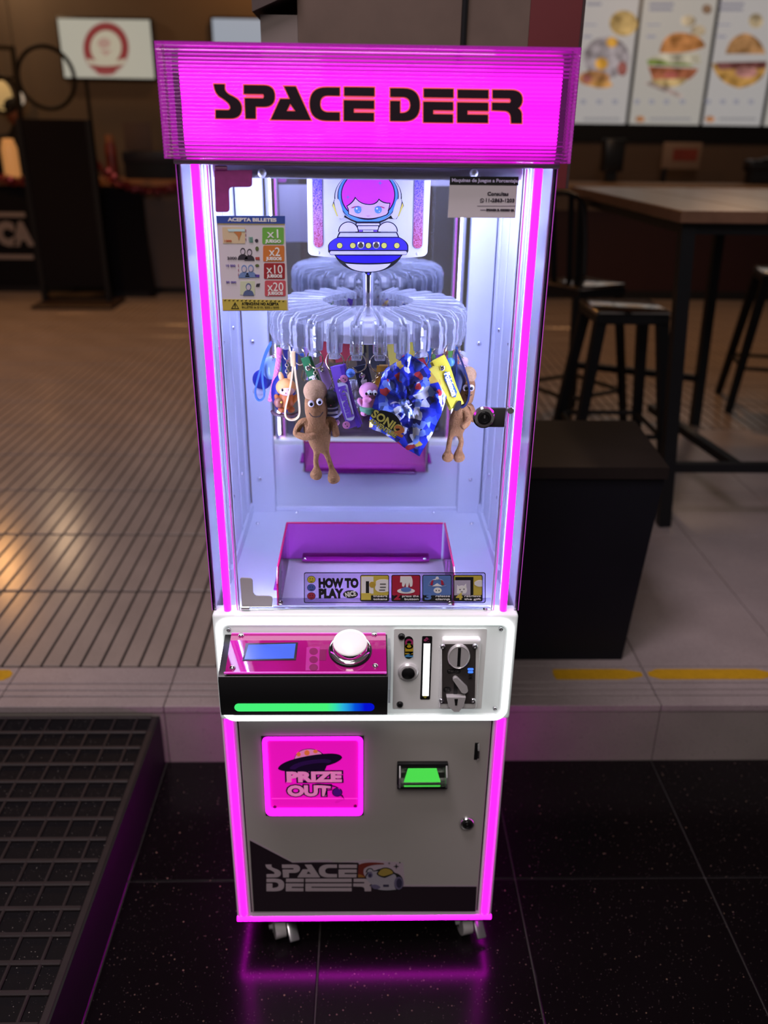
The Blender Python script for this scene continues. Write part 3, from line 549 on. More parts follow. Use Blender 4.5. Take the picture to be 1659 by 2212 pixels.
CF.flat('label_plate', [rrect(750, 688, 910, 738, 24), circ(752, 933, 48, 36)], M_k, ca, 0.0016)
M_tg = mat('print_grey', (0.12, 0.11, 0.11), 0.5)
ctext(CF, 'TW-131', 768, 892, 700, 726, M_tg, ca, 0.0022); ctext(CF, 'T:L', 725, 780, 920, 948, M_tg, ca, 0.0022)
CF.flat('status_light', [rrect(995, 675, 1065, 702, 12), rrect(998, 710, 1062, 735, 12)], mat('blue_light', (0.05, 0.15, 0.8), 0.4, emit=(0.05, 0.20, 0.95), es=1.2), ca, 0.0016)
CF.flat('print', [circ(1028, 772, 22, 22), circ(1028, 772, 16, 16)], M_k, ca, 0.0016); CF.flat('print', [rect(1024, 750, 1032, 800), rect(1005, 797, 1052, 803)], M_k, ca, 0.0018)
lv = [CF.pt(*q) for q in path([(815, 790), ('q', (830, 755), (865, 768)), (985, 885), ('q', (1010, 930), (965, 950)), ('q', (925, 960), (905, 920))])]
MB().prism(lv, lambda a, b, d: (a, d, b), -0.0352, -0.043).build('lever', M_cast, ca)
p = CF.pt(850, 960); MB().rbox(p[0] - 0.0035, p[0] + 0.0035, -0.0366, -0.0352, p[1] - 0.022, p[1] + 0.022, 0.0005, 1).build('return_slot', M_k, ca)
ch = [CF.pt(*q) for q in ((738, 985), (965, 985), (940, 1090), (885, 1155), (825, 1155), (760, 1090))]
MB().prism(ch, lambda a, b, d: (a, d, b), -0.0352, -0.046).build('return_chute', M_cast, ca)
chb = [CF.pt(*q) for q in ((830, 1000), (872, 1000), (862, 1075), (838, 1075))]
MB().prism(chb, lambda a, b, d: (a, d, b), -0.0462, -0.0468).build('chute_mouth', M_k, ca)
# --- marquee (lit sign on top)
ZT0, ZT1 = 1.5205, 1.6580
def ribbed(x0, x1, y, axis):
    """closed ribbed sheet: ribs run along the sheet, scalloped outside face"""
    n = 31; h = (ZT1 - ZT0) / n; outer = []
    for k in range(n):
        for q in range(5): outer.append((0.0024 * sin(pi * q / 5) , ZT0 + h * (k + q / 5)))
    outer.append((0, ZT1)); poly = outer + [(-0.0022, ZT1), (-0.0022, ZT0)]
    b = MB()
    if axis == 'X': b.prism(poly, lambda a, z, d: (d, y - a, z), x0, x1)
    else:
        s = 1 if y > 0 else -1
        b.prism(poly, lambda a, z, d: (y + s * a, d, z), x0, x1)
    return b
M_shell = mat('pink_clear_ribbed_acrylic', (1.0, 0.80, 0.98), 0.03, trans=1.0, ior=1.49, emit=(0.75, 0.04, 0.70), es=0.035)
mq = ribbed(-0.2705, 0.2725, -0.0165, 'X').build('marquee', M_shell, mach, label='ribbed clear sign box lit magenta')
for s in (-1, 1):
    ribbed(-0.0140, 0.46, s * 0.2705 + 0.001, 'Y').build('side_sheet', M_shell, mq)
MB().box(-0.2670, 0.2695, -0.0135, 0.46, ZT1 - 0.003, ZT1).build('top_sheet', M_shell, mq)
M_lb = mat('magenta_lit_diffuser', MAG, 0.4, emit=MAG, es=2.2)
# two rows of lamps behind the diffuser: brighter along each row
_nt = M_lb.node_tree; _tc = _nt.nodes.new('ShaderNodeTexCoord'); _sx = _nt.nodes.new('ShaderNodeSeparateXYZ'); _mr = _nt.nodes.new('ShaderNodeMapRange'); _mr.inputs[1].default_value = 1.533; _mr.inputs[2].default_value = 1.635
_rp = _nt.nodes.new('ShaderNodeValToRGB'); _nt.links.new(_tc.outputs['Object'], _sx.inputs[0]); _nt.links.new(_sx.outputs[2], _mr.inputs[0]); _nt.links.new(_mr.outputs[0], _rp.inputs[0])
_el = _rp.color_ramp.elements; _el[0].position = 0.0; _el[0].color = (0.16,) * 3 + (1,); _el[1].position = 1.0; _el[1].color = (0.16,) * 3 + (1,)
for _p, _v in ((0.10, 0.35), (0.26, 1.0), (0.42, 0.40), (0.52, 0.22), (0.62, 0.40), (0.78, 1.0), (0.92, 0.35)): _q = _el.new(_p); _q.color = (_v,) * 3 + (1,)
_mu = _nt.nodes.new('ShaderNodeMath'); _mu.operation = 'MULTIPLY'; _mu.inputs[1].default_value = 3.8; _nt.links.new(_rp.outputs[0], _mu.inputs[0]); _nt.links.new(_mu.outputs[0], _nt.nodes['Principled BSDF'].inputs['Emission Strength'])
lb = MB().box(-0.2455, 0.2555, 0.0, 0.006, 1.5330, 1.6350).build('light_box', M_lb, mq, label='glowing magenta panel behind the letters')
M_cold = mat('dark_grey_housing', (0.05, 0.04, 0.05), 0.5)
for x in (-0.2545, 0.2565):
    a, b = (x, x + 0.0085) if x < 0 else (x, x + 0.008)
    MB().box(a, b, 0.001, 0.04, 1.535, 1.634).build('housing_end', M_cold, mq)
M_back = mat('pink_scatter_glow', (0.7, 0.2, 0.7), 0.5, emit=(0.55, 0.0, 0.55), es=0.42)  # glow put in for light the ribbed shell would scatter back
MB().box(-0.2650, 0.2675, 0.012, 0.016, 1.524, 1.655).build('back_plate', M_back, mq)
MB().box(-0.262, 0.2645, 0.03, 0.45, 1.6, 1.648).build('top_housing', M_cold, mq)
CT = Crop(0, 0, 1.0, -0.0190)
let = []
for ch_, bx in (('S', (461.8, 182, 522.4, 256)), ('P', (526.6, 184, 593.9, 256.5)), ('A', (584.8, 186.6, 672.2, 259)), ('C', (669, 188.5, 734, 260.5)), ('E', (742.5, 188.5, 809, 261.4)), ('D', (842.8, 190.8, 907, 261.7)), ('E', (914.3, 191.7, 979.4, 264.6)), ('E', (987.5, 194, 1055.2, 265)), ('R', (1062.7, 194.5, 1128.4, 266))):
    g = glyph(ch_, bx[0], bx[1], bx[2], bx[3])
    sh = (bx[1] + bx[3]) / 2
    let += [[(x, y + (x - (bx[0] + bx[2]) / 2) * 0.013) for x, y in q] for q in g]
M_or = mat('print_orange_red', (0.75, 0.10, 0.10), 0.5, emit=(0.72, 0.055, 0.10), es=0.75)
CT.flat('letter_outline', let, M_or, mq, 0.0, th=0.0002, off=0.0017, label='orange-red outline of the letters')
CT.flat('letter_gap', [[(530, 202.5), (572, 203), (572, 213), (530, 213)], [(744, 208), (808, 209), (808, 218), (744, 217)], [(765, 234.5), (808, 235), (808, 243), (765, 242)], [(845, 211), (866, 211), (866, 217), (845, 217)], [(916, 211.5), (979, 213), (979, 221), (916, 220)], [(936, 238), (979, 239), (979, 246.5), (936, 245.5)], [(989, 213.5), (1055, 215), (1055, 223), (989, 222)], [(1010, 240), (1055, 241), (1055, 248), (1010, 247)], [(1064, 214), (1103, 215), (1103, 224), (1064, 223)]], mat('print_rose_pink', (0.80, 0.12, 0.42), 0.5, emit=(0.82, 0.07, 0.42), es=0.8), mq, -0.0002, th=0.0001)
CT.flat('lettering', let, mat('print_black_plum', (0.010, 0.001, 0.008), 0.4), mq, 0.0004, th=0.0003, label='black lettering of the sign')

# --- glass case
MB().rbox(-HW - 0.001, HW + 0.001, -0.010, 0.46, 1.5135, 1.5200, 0.002).build('top_ledge', mat('mauve_grey_metal', (0.40, 0.30, 0.40), 0.35, 0.3), mach)
ZF = 0.803; YM = 0.450
M_in = mat('white_interior_sheet', (0.74, 0.76, 0.89), 0.32, vary=0.02, scale=4)
M_mirror = mat('mirror', (0.86, 0.88, 0.90), 0.015, 1.0)
M_sidem = mat('lavender_reflection_tone', (0.70, 0.70, 0.82), 0.12, 0.45)  # lavender tone stands in for interior reflections at the corners
dk_ = MB(); dk_.box(-0.2486, -0.1555, 0.012, YM, ZF - 0.004, ZF); dk_.box(0.1555, 0.2486, 0.012, YM, ZF - 0.004, ZF); dk_.box(-0.1555, 0.1555, 0.217, YM, ZF - 0.004, ZF)
deck = dk_.build('prize_floor', M_in, mach, smooth=False)
MB().prism([(0.215, 0.799), (0.010, 0.745), (0.010, 0.740), (0.215, 0.794)], lambda a, b, d: (d, a, b), -0.1555, 0.1555).build('chute_ramp', mat('pale_ramp', (0.72, 0.56, 0.70), 0.3), deck, smooth=False)
for px, py, Yy in ((641, 1107, 0.435), (937, 1107, 0.435), (557, 1131, 0.37), (1019, 1131, 0.37)):
    p = P(px, py, Z=ZF); MB().ball((p.x, p.y, ZF), (0.004, 0.004, 0.0028), 12, 6).build('screw', M_chrome, deck)
bw = MB().box(-0.2486, 0.2486, YM + 0.004, YM + 0.01, 0.60, 1.5135).build('back_panel', M_in, mach)
MB().box(-0.1965, 0.1995, YM, YM + 0.004, ZF + 0.008, 1.5135).build('mirror', M_mirror, bw)
MB().rbox(-0.1965, 0.1995, YM - 0.004, YM + 0.002, ZF, ZF + 0.010, 0.0015, 1).build('mirror_trim', M_in, bw)
for s, (a, b) in ((-1, (-0.2470, -0.1960)), (1, (0.1990, 0.2480))):
    o = MB().rbox(a, b, YM - 0.012, YM + 0.003, ZF, 1.5135, 0.0015, 1).build('back_post', M_in, bw)
for px, py in ((545, 738), (561, 1035), (1035, 742), (1016, 1036)):
    p = P(px, py, Y=YM - 0.012); MB().ball((p.x, YM - 0.012, p.z), (0.0046, 0.003, 0.0046), 14, 8).build('screw', M_chrome, bw)
for s in (-1, 1):
    sd = MB().box(*sorted((s * 0.2500, s * 0.2560)), 0.115, YM, ZF - 0.02, 1.5135).build('side_panel', M_in, mach, label='white inner side wall')
    for y0, y1, t in ((0.115, 0.124, 0.004), (0.150, 0.156, 0.0025), (0.205, 0.212, 0.0035), (0.300, 0.306, 0.0025), (0.385, 0.392, 0.004)):
        MB().rbox(*sorted((s * 0.2502, s * (0.2500 - t))), y0, y1, ZF, 1.5135, 0.0008, 1).build('rail', M_in, sd)
    MB().rbox(*sorted((s * 0.2502, s * 0.2440)), 0.13, YM - 0.012, ZF, ZF + 0.022, 0.001, 1).build('lower_rail', M_in, sd)
    for y in (0.180, 0.225, 0.345):
        for z in (1.222, 0.929): MB().ball((s * 0.2500, y, z - (y - 0.225) * 0.0), (0.003, 0.0045, 0.0045), 12, 8).build('screw', M_chrome, sd)
    MB().box(*sorted((s * 0.2545, s * 0.2560)), 0.006, 0.115, ZF - 0.02, 1.5135).build('side_reflection_strip', M_sidem, sd, label='strip toned lavender in place of reflections behind the corner')
    # corner: clear acrylic sheets and the light tube
    MB().box(*sorted((s * 0.2565, s * 0.2600)), -0.001, YM, 0.8165, 1.5135).build('side_glass', M_clearx, mach, smooth=False)
    MB().rbox(*sorted((s * 0.2590, s * 0.2602)), -0.002, -0.001, 0.8165, 1.5135, 0.0003, 1).build('edge_line', M_edge, mach)
    MB().box(*sorted((s * 0.2528, s * 0.2572)), -0.001, 0.0015, 0.8165, 1.5135).build('corner_strip', M_blackm if False else M_clearx, mach, smooth=False)
    MB().box(*sorted((s * 0.2400, s * 0.2281)), 0.002, 0.006, 0.8165, 1.5135).build('tube_light_stop', M_in, mach)  # added behind the tube to keep its pink out of the case
    MB().tube([(s * 0.2340, -0.001, 0.8165), (s * 0.2340, -0.001, 1.5135)], 0.0058, 12).build('light_tube', M_tube, mach)
    for x in (0.2185, 0.2150): MB().rbox(*sorted((s * x, s * (x - 0.0016))), -0.002, 0.003, 0.8165, 1.5135, 0.0005, 1).build('door_edge_line', M_pink_glow if x > 0.217 else M_steel, mach)
# lit header inside
hd = MB(); hd.rbox(-0.2125, 0.2140, 0.008, 0.030, 1.4965, 1.5135, 0.002); hd = hd.build('header_bar', mat('mauve_metal_bar', (0.40, 0.38, 0.46), 0.35, 0.2), mach)
for px in (566, 1024): p = P(px, 374, Y=0.006); MB().ball((p.x, 0.007, p.z), (0.0058, 0.004, 0.0058), 14, 8).build('screw', mat('bright_screw', (0.9, 0.9, 0.92), 0.2, 0.3), hd)
M_in_light = mat('cold_white_led_panel', (1, 1, 1), 0.5, emit=(0.48, 0.54, 1.0), es=18.0)
for x0, x1, y0, y1 in ((-0.205, -0.115, 0.05, 0.42), (0.115, 0.205, 0.05, 0.42)):
    MB().box(x0, x1, y0, y1, 1.5090, 1.5125).build('led_panel', M_in_light, mach)
for s in (-1, 1):
    MB().box(*sorted((s * 0.2396, s * 0.2300)), 0.006, 0.013, 0.8165, 1.5135).build('led_holder', M_in, mach)
    MB().box(*sorted((s * 0.2300, s * 0.2293)), 0.0062, 0.0125, 0.830, 1.495).build('led_strip', mat('cold_white_led_strip', (1, 1, 1), 0.5, emit=(0.48, 0.54, 1.0), es=215.0), mach, label='cold white light strip behind the magenta tube')
# front door pane with its corner plates
gl = MB().box(-0.2140, 0.2140, -0.0005, 0.0025, 0.8200, 1.5080).build('glass_door', M_clear, mach, smooth=False, label='clear front pane')
M_br = mat('white_corner_plate', (0.60, 0.52, 0.56), 0.4, vary=0.06, scale=30)
CB = Crop(0, 0, 1.0, -0.0010)
def lplate(pts, m): CB.flat('corner_plate', [path(pts, 4)], m, gl, 0.0012, th=0.0012)
lplate([(463, 368), (545, 367), (545, 396), ('q', (545, 404), (537, 404)), (503, 404), ('q', (495, 405), (495, 412)), (496, 450), ('q', (496, 458), (488, 458)), (470, 458), ('q', (466, 458), (466, 452))], mat('pink_scuffed_corner_plate', (0.34, 0.045, 0.25), 0.5, vary=0.3, scale=90))
lplate([(519, 1250), ('q', (520, 1247), (524, 1247)), (540, 1248), ('q', (546, 1249), (546, 1256)), (547, 1278), ('q', (549, 1286), (557, 1286)), (580, 1286), ('q', (590, 1287), (589, 1295)), (588, 1309), (523, 1309)], mat('grey_white_corner_plate', (0.48, 0.46, 0.48), 0.4))
p = P(800, 1304, Y=-0.001)
MB().box(-0.157, 0.2125, 0.0030, 0.0055, 0.8200, 0.8370).build('lower_strip', thin('frosted_strip', (0.80, 0.78, 0.86), 0.3, 2.0), gl, smooth=False)
for px in (606, 972, 1048): q = P(px, 1301 if px < 1040 else 1317, Y=-0.001); screw(q.x, q.z, -0.0008, 0.0042, gl)
q = P(529, 1317, Y=-0.004); MB().cyl((q.x - 0.006, -0.003, q.z + 0.003), (q.x + 0.008, -0.003, q.z + 0.003), 0.0035).build('hinge', M_steel, gl)
q = P(478, 363, Y=-0.004); MB().cyl((q.x - 0.008, -0.003, q.z), (q.x + 0.008, -0.003, q.z), 0.003).build('hinge', mat('mauve_hinge', (0.35, 0.12, 0.28), 0.4), gl)
# lock of the case
lp = MB().rbox(0.175, 0.2125, -0.009, -0.003, 1.1455, 1.1765, 0.002).build('case_lock', mat('dark_grey_steel', (0.10, 0.10, 0.11), 0.3, 0.7), mach)
MB().cyl((0.2195, -0.008, 1.172), (0.2195, 0.004, 1.172), 0.005).build('pivot', M_chrome, lp)
lock(0.1790, 1.1625, -0.009, 0.0172, lp)

# --- chute of magenta acrylic
chu = bpy.data.objects.new('prize_chute', None); chu.empty_display_size = 0.03; put(chu, mach); chu.matrix_basis = Matrix.Translation((0, 0.12, ZF))
M_cedge = mat('crimson_acrylic_edge', (0.55, 0.006, 0.10), 0.2)
ZC = 0.8795; YC = 0.215
MB().box(-0.1490, 0.1465, YC, YC + 0.003, ZF, ZC - 0.001).build('back_wall', M_pinkac, chu, smooth=False)
for s, x in ((-1, -0.1515), (1, 0.1490)):
    MB().prism([(YC, ZF), (YC, ZC - 0.001), (0.035, ZC - 0.001), (0.018, ZC - 0.02), (0.018, 0.800)], lambda a, b, d: (d, a, b), x, x + 0.003).build('side_wall', M_pinkac, chu, smooth=False)
    MB().tube([(x + 0.0015, YC + 0.001, ZC), (x + 0.0015, 0.036, ZC), (x + 0.0015, 0.017, ZC - 0.021), (x + 0.0015, 0.0165, 0.802)], 0.0020, 6).build('edge', M_cedge, chu)
MB().tube([(-0.149, YC + 0.0015, ZC), (0.1475, YC + 0.0015, ZC)], 0.0019, 6).build('edge', M_cedge, chu)
MB().rbox(-0.1230, 0.1230, YC - 0.012, YC + 0.018, ZF + 0.0004, ZF + 0.005, 0.001, 1).build('flange', mat('magenta_solid_acrylic', (0.42, 0.010, 0.36), 0.12), chu)
for s in (-1, 1): MB().rbox(*sorted((s * 0.150, s * 0.166)), 0.09, 0.16, ZF + 0.0004, ZF + 0.004, 0.001, 1).build('foot', mat('magenta_solid_acrylic', (0, 0, 0)), chu)
for x in (-0.118, 0.114): MB().ball((x, YC - 0.008, ZF + 0.005), (0.004, 0.004, 0.003), 12, 6).build('screw', M_chrome, chu)

# --- motor housing with glitter windows
hs = MB()
hs.prism(path([(-0.0935, 1.5090), (-0.0945, 1.384), ('q', (-0.0940, 1.3775), (-0.086, 1.3765)), ('q', (0.002, 1.3675), (0.087, 1.3765)), ('q', (0.0965, 1.378), (0.0968, 1.385)), (0.0985, 1.5090)]), lambda a, b, d: (a, d, b), 0.160, 0.272)
hs = hs.build('motor_housing', mat('white_housing', (0.80, 0.79, 0.84), 0.4), mach)
m = mat('pink_blue_glitter', (0.7, 0.3, 0.6), 0.3, 0.4); nt = m.node_tree; b = nt.nodes['Principled BSDF']
tc = nt.nodes.new('ShaderNodeTexCoord'); vo = nt.nodes.new('ShaderNodeTexVoronoi'); vo.inputs['Scale'].default_value = 700; sx = nt.nodes.new('ShaderNodeSeparateXYZ'); mr = nt.nodes.new('ShaderNodeMapRange'); mr.inputs[1].default_value = 1.39; mr.inputs[2].default_value = 1.49
rp = nt.nodes.new('ShaderNodeValToRGB'); rp.color_ramp.elements[0].color = (0.85, 0.20, 0.36, 1); rp.color_ramp.elements[1].color = (0.24, 0.20, 0.80, 1); e = rp.color_ramp.elements.new(0.55); e.color = (0.55, 0.28, 0.62, 1)
mx = nt.nodes.new('ShaderNodeMix'); mx.data_type = 'RGBA'; mx.blend_type = 'OVERLAY'; mx.inputs[0].default_value = 0.8; bwn = nt.nodes.new('ShaderNodeRGBToBW')
nt.links.new(tc.outputs['Object'], vo.inputs['Vector']); nt.links.new(tc.outputs['Object'], sx.inputs[0])
# the prints are curves lying in their own XY plane, so the height is their local Y
nt.links.new(sx.outputs[1], mr.inputs[0]); nt.links.new(mr.outputs[0], rp.inputs[0]); nt.links.new(rp.outputs[0], mx.inputs[6]); nt.links.new(vo.outputs['Color'], bwn.inputs[0]); nt.links.new(bwn.outputs[0], mx.inputs[7]); nt.links.new(mx.outputs[2], b.inputs['Base Color'])
for x in (-0.0775, 0.0805):
    flat('glitter_window', [rrect(x - 0.0085, 1.3885, x + 0.0085, 1.520, 0.0083)], 0.1596, mat('housing_groove', (0.5, 0.48, 0.6), 0.4), hs, th=0.0002)
    flat('glitter_window', [rrect(x - 0.0072, 1.3895, x + 0.0072, 1.508, 0.0070)], 0.1590, m, hs, th=0.0003, label='pink and blue glitter strip')
for x in (-0.0775, 0.0805): MB().ball((x, 0.160, 1.381), (0.0025, 0.0012, 0.0025), 12, 6).build('plug', mat('white_housing', (0, 0, 0)), hs)
# --- astronaut-in-a-saucer sign plate
CU = Crop(660, 370, 5.925, 0.148)
sg = CU.flat('saucer_sign', [circ(800, 330, 432, 350, 48), path([(410, 845), ('q', (290, 900), (288, 960)), (290, 1030), (320, 1068), (370, 1070), ('q', (480, 1290), (800, 1296)), ('q', (1120, 1290), (1240, 1070)), (1290, 1068), (1316, 1020), (1316, 950), ('q', (1300, 890), (1195, 840))]),
    path([(365, 365), ('q', (400, 330), (440, 370)), (500, 560), ('q', (490, 620), (440, 610)), (340, 440)]), path([(1232, 365), ('q', (1200, 330), (1160, 370)), (1095, 560), ('q', (1110, 620), (1165, 610)), (1258, 440)])], M_k, mach, th=0.0012, label='cut-out sign of an astronaut in a blue saucer')
def cu(name, polys, col, d, **k): return CU.flat(name, polys, mat('sign_' + col[1:], col, 0.45), sg, 0.0012 + d * 0.00035, th=0.00012, **k)
LAV = '#d8d0f2'; BLU = '#5aa2f2'; IND = '#3a2cc4'
cu('print', [circ(800, 320, 420, 340, 48)], LAV, 1)
cu('print', [circ(800, 316, 392, 348, 48)], '#120e2a', 2)
cu('print', [circ(800, 312, 380, 352, 48)], BLU, 3)
cu('print', [circ(800, 300, 348, 322, 48)], '#120e2a', 4)
cu('print', [circ(800, 298, 334, 308, 48)], '#e23cf0', 5, label='magenta hair')
cu('print', [path([(520, 440), ('q', (600, 400), (634, 322)), ('q', (700, 420), (830, 418)), ('q', (910, 410), (937, 345)), ('q', (990, 405), (1085, 400)), ('q', (1080, 470), (1062, 500)), ('q', (1080, 530), (1040, 560)), ('q', (920, 612), (800, 612)), ('q', (640, 605), (545, 545)), ('q', (550, 480), (520, 440))])], '#120e2a', 6)
cu('print', [path([(536, 446), ('q', (606, 410), (640, 346)), ('q', (706, 432), (830, 430)), ('q', (915, 424), (940, 366)), ('q', (990, 416), (1072, 413)), ('q', (1066, 470), (1050, 500)), ('q', (1060, 525), (1030, 550)), ('q', (920, 598), (800, 598)), ('q', (650, 592), (556, 540)), ('q', (562, 480), (536, 446))])], '#dcb8f0', 7, label='pale face')
cu('print', [circ(670, 490, 46, 48), circ(930, 490, 46, 48)], '#5c94e8', 8)
cu('print', [circ(655, 475, 12), circ(915, 475, 12), circ(684, 510, 7), circ(944, 510, 7)], '#f4f0ff', 9)
cu('print', [path([(580, 470), ('q', (640, 425), (730, 462)), ('q', (650, 440), (605, 470))]), path([(1020, 470), ('q', (960, 425), (870, 462)), ('q', (950, 440), (995, 470))]), path([(770, 560), ('q', (800, 580), (832, 560)), ('q', (800, 590), (770, 560))])], '#c83c68', 8)
cu('print', [star4(955, 150, 34), star4(542, 330, 30)], '#8a78e0', 6)
# ear pods
def pod(sx):
    f = lambda x: x if sx < 0 else 1597 - x
    cu('print', [[(f(x), y) for x, y in path([(358, 405), (418, 575), (402, 578), (345, 440)])]], '#efe060', 2)
    cu('print', [[(f(x), y) for x, y in path([(366, 385), ('q', (380, 345), (412, 352)), ('q', (430, 360), (440, 385)), (496, 565), ('q', (490, 610), (450, 606)), ('q', (430, 600), (424, 585)), ('q', (380, 470), (366, 385))])]], LAV, 7)
pod(-1); pod(1)
cu('print', [rect(640, 640, 960, 780)], '#120e2a', 5); cu('print', [rect(655, 665, 945, 688), rect(672, 700, 930, 745), rect(735, 752, 868, 772)], LAV, 6); cu('print', [rect(682, 750, 730, 772), rect(872, 750, 920, 772)], '#7a50c8', 6)
for x in (550, 1050): cu('print', [circ(x, 772, 132, 132, 20, 180, 360)], '#120e2a', 7); cu('print', [circ(x, 768, 118, 116, 20, 180, 360)], LAV, 8)
cu('print', [[(430, 775), (1172, 775), (1200, 845), (400, 845)]], '#120e2a', 8); cu('print', [[(446, 785), (1158, 785), (1180, 834), (420, 834)]], '#c4c4f4', 9)
cu('print', [path([(420, 845), (1185, 845), ('q', (1290, 890), (1302, 960)), (1300, 1005), (302, 1005), (300, 955), ('q', (310, 890), (420, 845))])], IND, 4, label='blue hull of the saucer')
cu('print', [rrect(312, 1020, 1296, 1062, 20)], '#c4bcf0', 4)
cu('print', [path([(385, 1075), (1222, 1075), ('q', (1170, 1130), (1090, 1160)), ('q', (800, 1185), (510, 1160)), ('q', (430, 1130), (385, 1075))])], '#2410a8', 4)
cu('print', [path([(512, 1178), ('q', (800, 1205), (1090, 1178)), ('q', (1010, 1282), (800, 1283)), ('q', (590, 1282), (512, 1178))])], '#d4ccf0', 4)
for x in (437, 605, 805, 1005, 1168): cu('print', [circ(x, 948, 41)], '#120e2a', 5); cu('print', [circ(x, 948, 34)], '#d4d05c', 6)
for x in (707, 905): q = CU.pt(x, 941); MB().lathe([(0.0056, 0), (0.0056, 0.001), (0.0042, 0.0022), (0.002, 0.0024), (0.0018, 0.0012), (0, 0.0012)], (q[0], 0.1448, q[1]), 16, (0, -1, 0)).build('screw', M_chrome, sg)
CU.flat('pole_shade', [[(752, 1285), (850, 1285), (826, 1345), (813, 1555), (799, 1555), (787, 1345)]], M_k, sg, -0.001, th=0.0012)  # black wedge drawn for the sign's shade and reflection on the pole
CU.flat('print', [circ(806, 1310, 17)], mat('sign_' + IND[1:], IND), sg, 0.0006, th=0.0002)

# --- carousel of clips
crs = bpy.data.objects.new('carousel', None); crs.empty_display_size = 0.05; put(crs, mach); crs.matrix_basis = Matrix.Translation((0.002, 0.215, 1.26))
CX, CYc = 0.0022, 0.215
MB().cyl((CX, CYc, 1.262), (CX, CYc, 1.378), 0.0088, n=24).build('pole', M_chrome, crs)
MB().lathe([(0.0, 1.2505), (0.1290, 1.2505), (0.1310, 1.2520), (0.1310, 1.2640), (0.1290, 1.2655), (0.0, 1.2655)], (CX, CYc, 0), 72).build('disc', mat('milky_white_disc', (0.80, 0.80, 0.86), 0.3), crs, label='milky white turntable disc')
MB().lathe([(0.010, 1.2660), (0.034, 1.2660), (0.034, 1.2690), (0.018, 1.2720), (0.010, 1.2720)], (CX, CYc, 0), 40).build('hub', mat('milky_hub', (0.75, 0.75, 0.85), 0.25), crs)
NCL = 28
cb = MB()
pr = lambda poly, t0, t1: cb.prism(poly, lambda a, b, d: (d, -a, b), t0, t1)
ARM = [(0.0760, 1.2870), (0.0760, 1.2990), (0.1560, 1.2970), (0.1665, 1.2885), (0.1665, 1.2840), (0.1450, 1.2850)]
pr(ARM, -0.0056, -0.0020); pr(ARM, 0.0020, 0.0056)
pr([(0.0820, 1.2875), (0.0820, 1.2935), (0.1500, 1.2915), (0.1580, 1.2880), (0.1580, 1.2855)], -0.0017, 0.0017)
for t0, t1 in ((-0.0098, -0.0044), (0.0044, 0.0098)):
    pr([(0.1450, 1.2905), (0.1640, 1.2890), (0.1690, 1.2800), (0.1690, 1.2680), (0.1670, 1.2640), (0.1690, 1.2590), (0.1690, 1.2480), (0.1660, 1.2420), (0.1500, 1.2420), (0.1450, 1.2650)], t0, t1)
pr([(0.1480, 1.2770), (0.1665, 1.2770), (0.1665, 1.2560), (0.1640, 1.2340), (0.1520, 1.2340), (0.1480, 1.2560)], -0.0040, 0.0040)
pr([(0.1530, 1.2410), (0.1650, 1.2410), (0.1650, 1.2330), (0.1530, 1.2330)], -0.0078, 0.0078)
me_clip = cb.mesh('clip', M_clip, smooth=False)
_b = bmesh.new(); _b.from_mesh(me_clip); bmesh.ops.bevel(_b, geom=_b.edges[:], offset=0.0008, segments=1, affect='EDGES'); _b.to_mesh(me_clip); _b.free()
ANG = [(k + 0.5) * 360 / NCL for k in range(NCL)]
for a in ANG:
    o = bpy.data.objects.new('clip', me_clip); put(o, crs); o.matrix_basis = Matrix.Translation((CX, CYc, 0)) @ Matrix.Rotation(rad(a), 4, 'Z')
# --- stickers on the pane
M_st = mat('sticker_paper', (0.66, 0.60, 0.66), 0.45)
def sticker(name, corners, m, label, Yv=-0.0012, rad_=None):
    o = flat(name, [[(lambda p: (p.x, p.z))(P(*c, Y=Yv)) for c in corners]], Yv, m, mach, th=0.0002); o['label'] = label; return o
s1 = sticker('sticker', [(467, 466), (615, 466), (623, 671), (481, 672)], M_st, 'banknote sticker headed ACEPTA BILLETES')
K1 = Crop(380, 340, 6.9125, -0.0012)
K1.flat('print', [[(602, 872), (1630, 872), (1632, 990), (612, 983)]], mat('print_blue', '#3a52a8', 0.5), s1, 0.0005)
ctext(K1, 'ACEPTA BILLETES', 780, 1500, 905, 962, M_w, s1, 0.001, bold=0.0003)
K1.flat('print', [[(612, 990), (1630, 996), (1630, 1004), (612, 998)]], mat('print_gold', '#c0ac5a', 0.5), s1, 0.0005)
rows = [((1290, 1045, 1612, 1295), '#6fae4a', 'x1', 'JUEGO'), ((1302, 1315, 1620, 1555), '#cc7636', 'x2', 'JUEGOS'), ((1314, 1577, 1628, 1815), '#9c2a30', 'x10', 'JUEGOS'), ((1327, 1838, 1640, 2072), '#c4525e', 'x20', 'JUEGOS')]
for (x0, y0, x1, y1), col, t, j in rows:
    K1.flat('print', [rrect(x0, y0, x1, y1, 22)], mat('print_' + col[1:], col, 0.5), s1, 0.0005)
    ctext(K1, t, x0 + (90 if len(t) < 3 else 40), x1 - (60 if len(t) < 3 else 30), y0 + 35, y0 + 165, M_w, s1, 0.001, bold=0.0001)
    ctext(K1, j, x0 + 50, x1 - 40, y1 - 65, y1 - 20, M_w, s1, 0.001, bold=0.0003)
K1.flat('print', [[(690, 1040), (1035, 1045), (1035, 1285), (705, 1285)]], mat('note_tan', '#d4bd9c', 0.5), s1, 0.0005)
K1.flat('print', [path([(870, 1100), ('q', (930, 1080), (980, 1110)), ('q', (985, 1150), (960, 1175)), (945, 1235), (935, 1230), ('q', (930, 1150), (870, 1125))])], mat('note_orange', '#c07a48', 0.5), s1, 0.0009)
K1.flat('print', [[(770, 1068), (1032, 1068), (1032, 1105), (790, 1105)]], mat('note_pale_cyan', '#c2dce0', 0.5), s1, 0.0011)
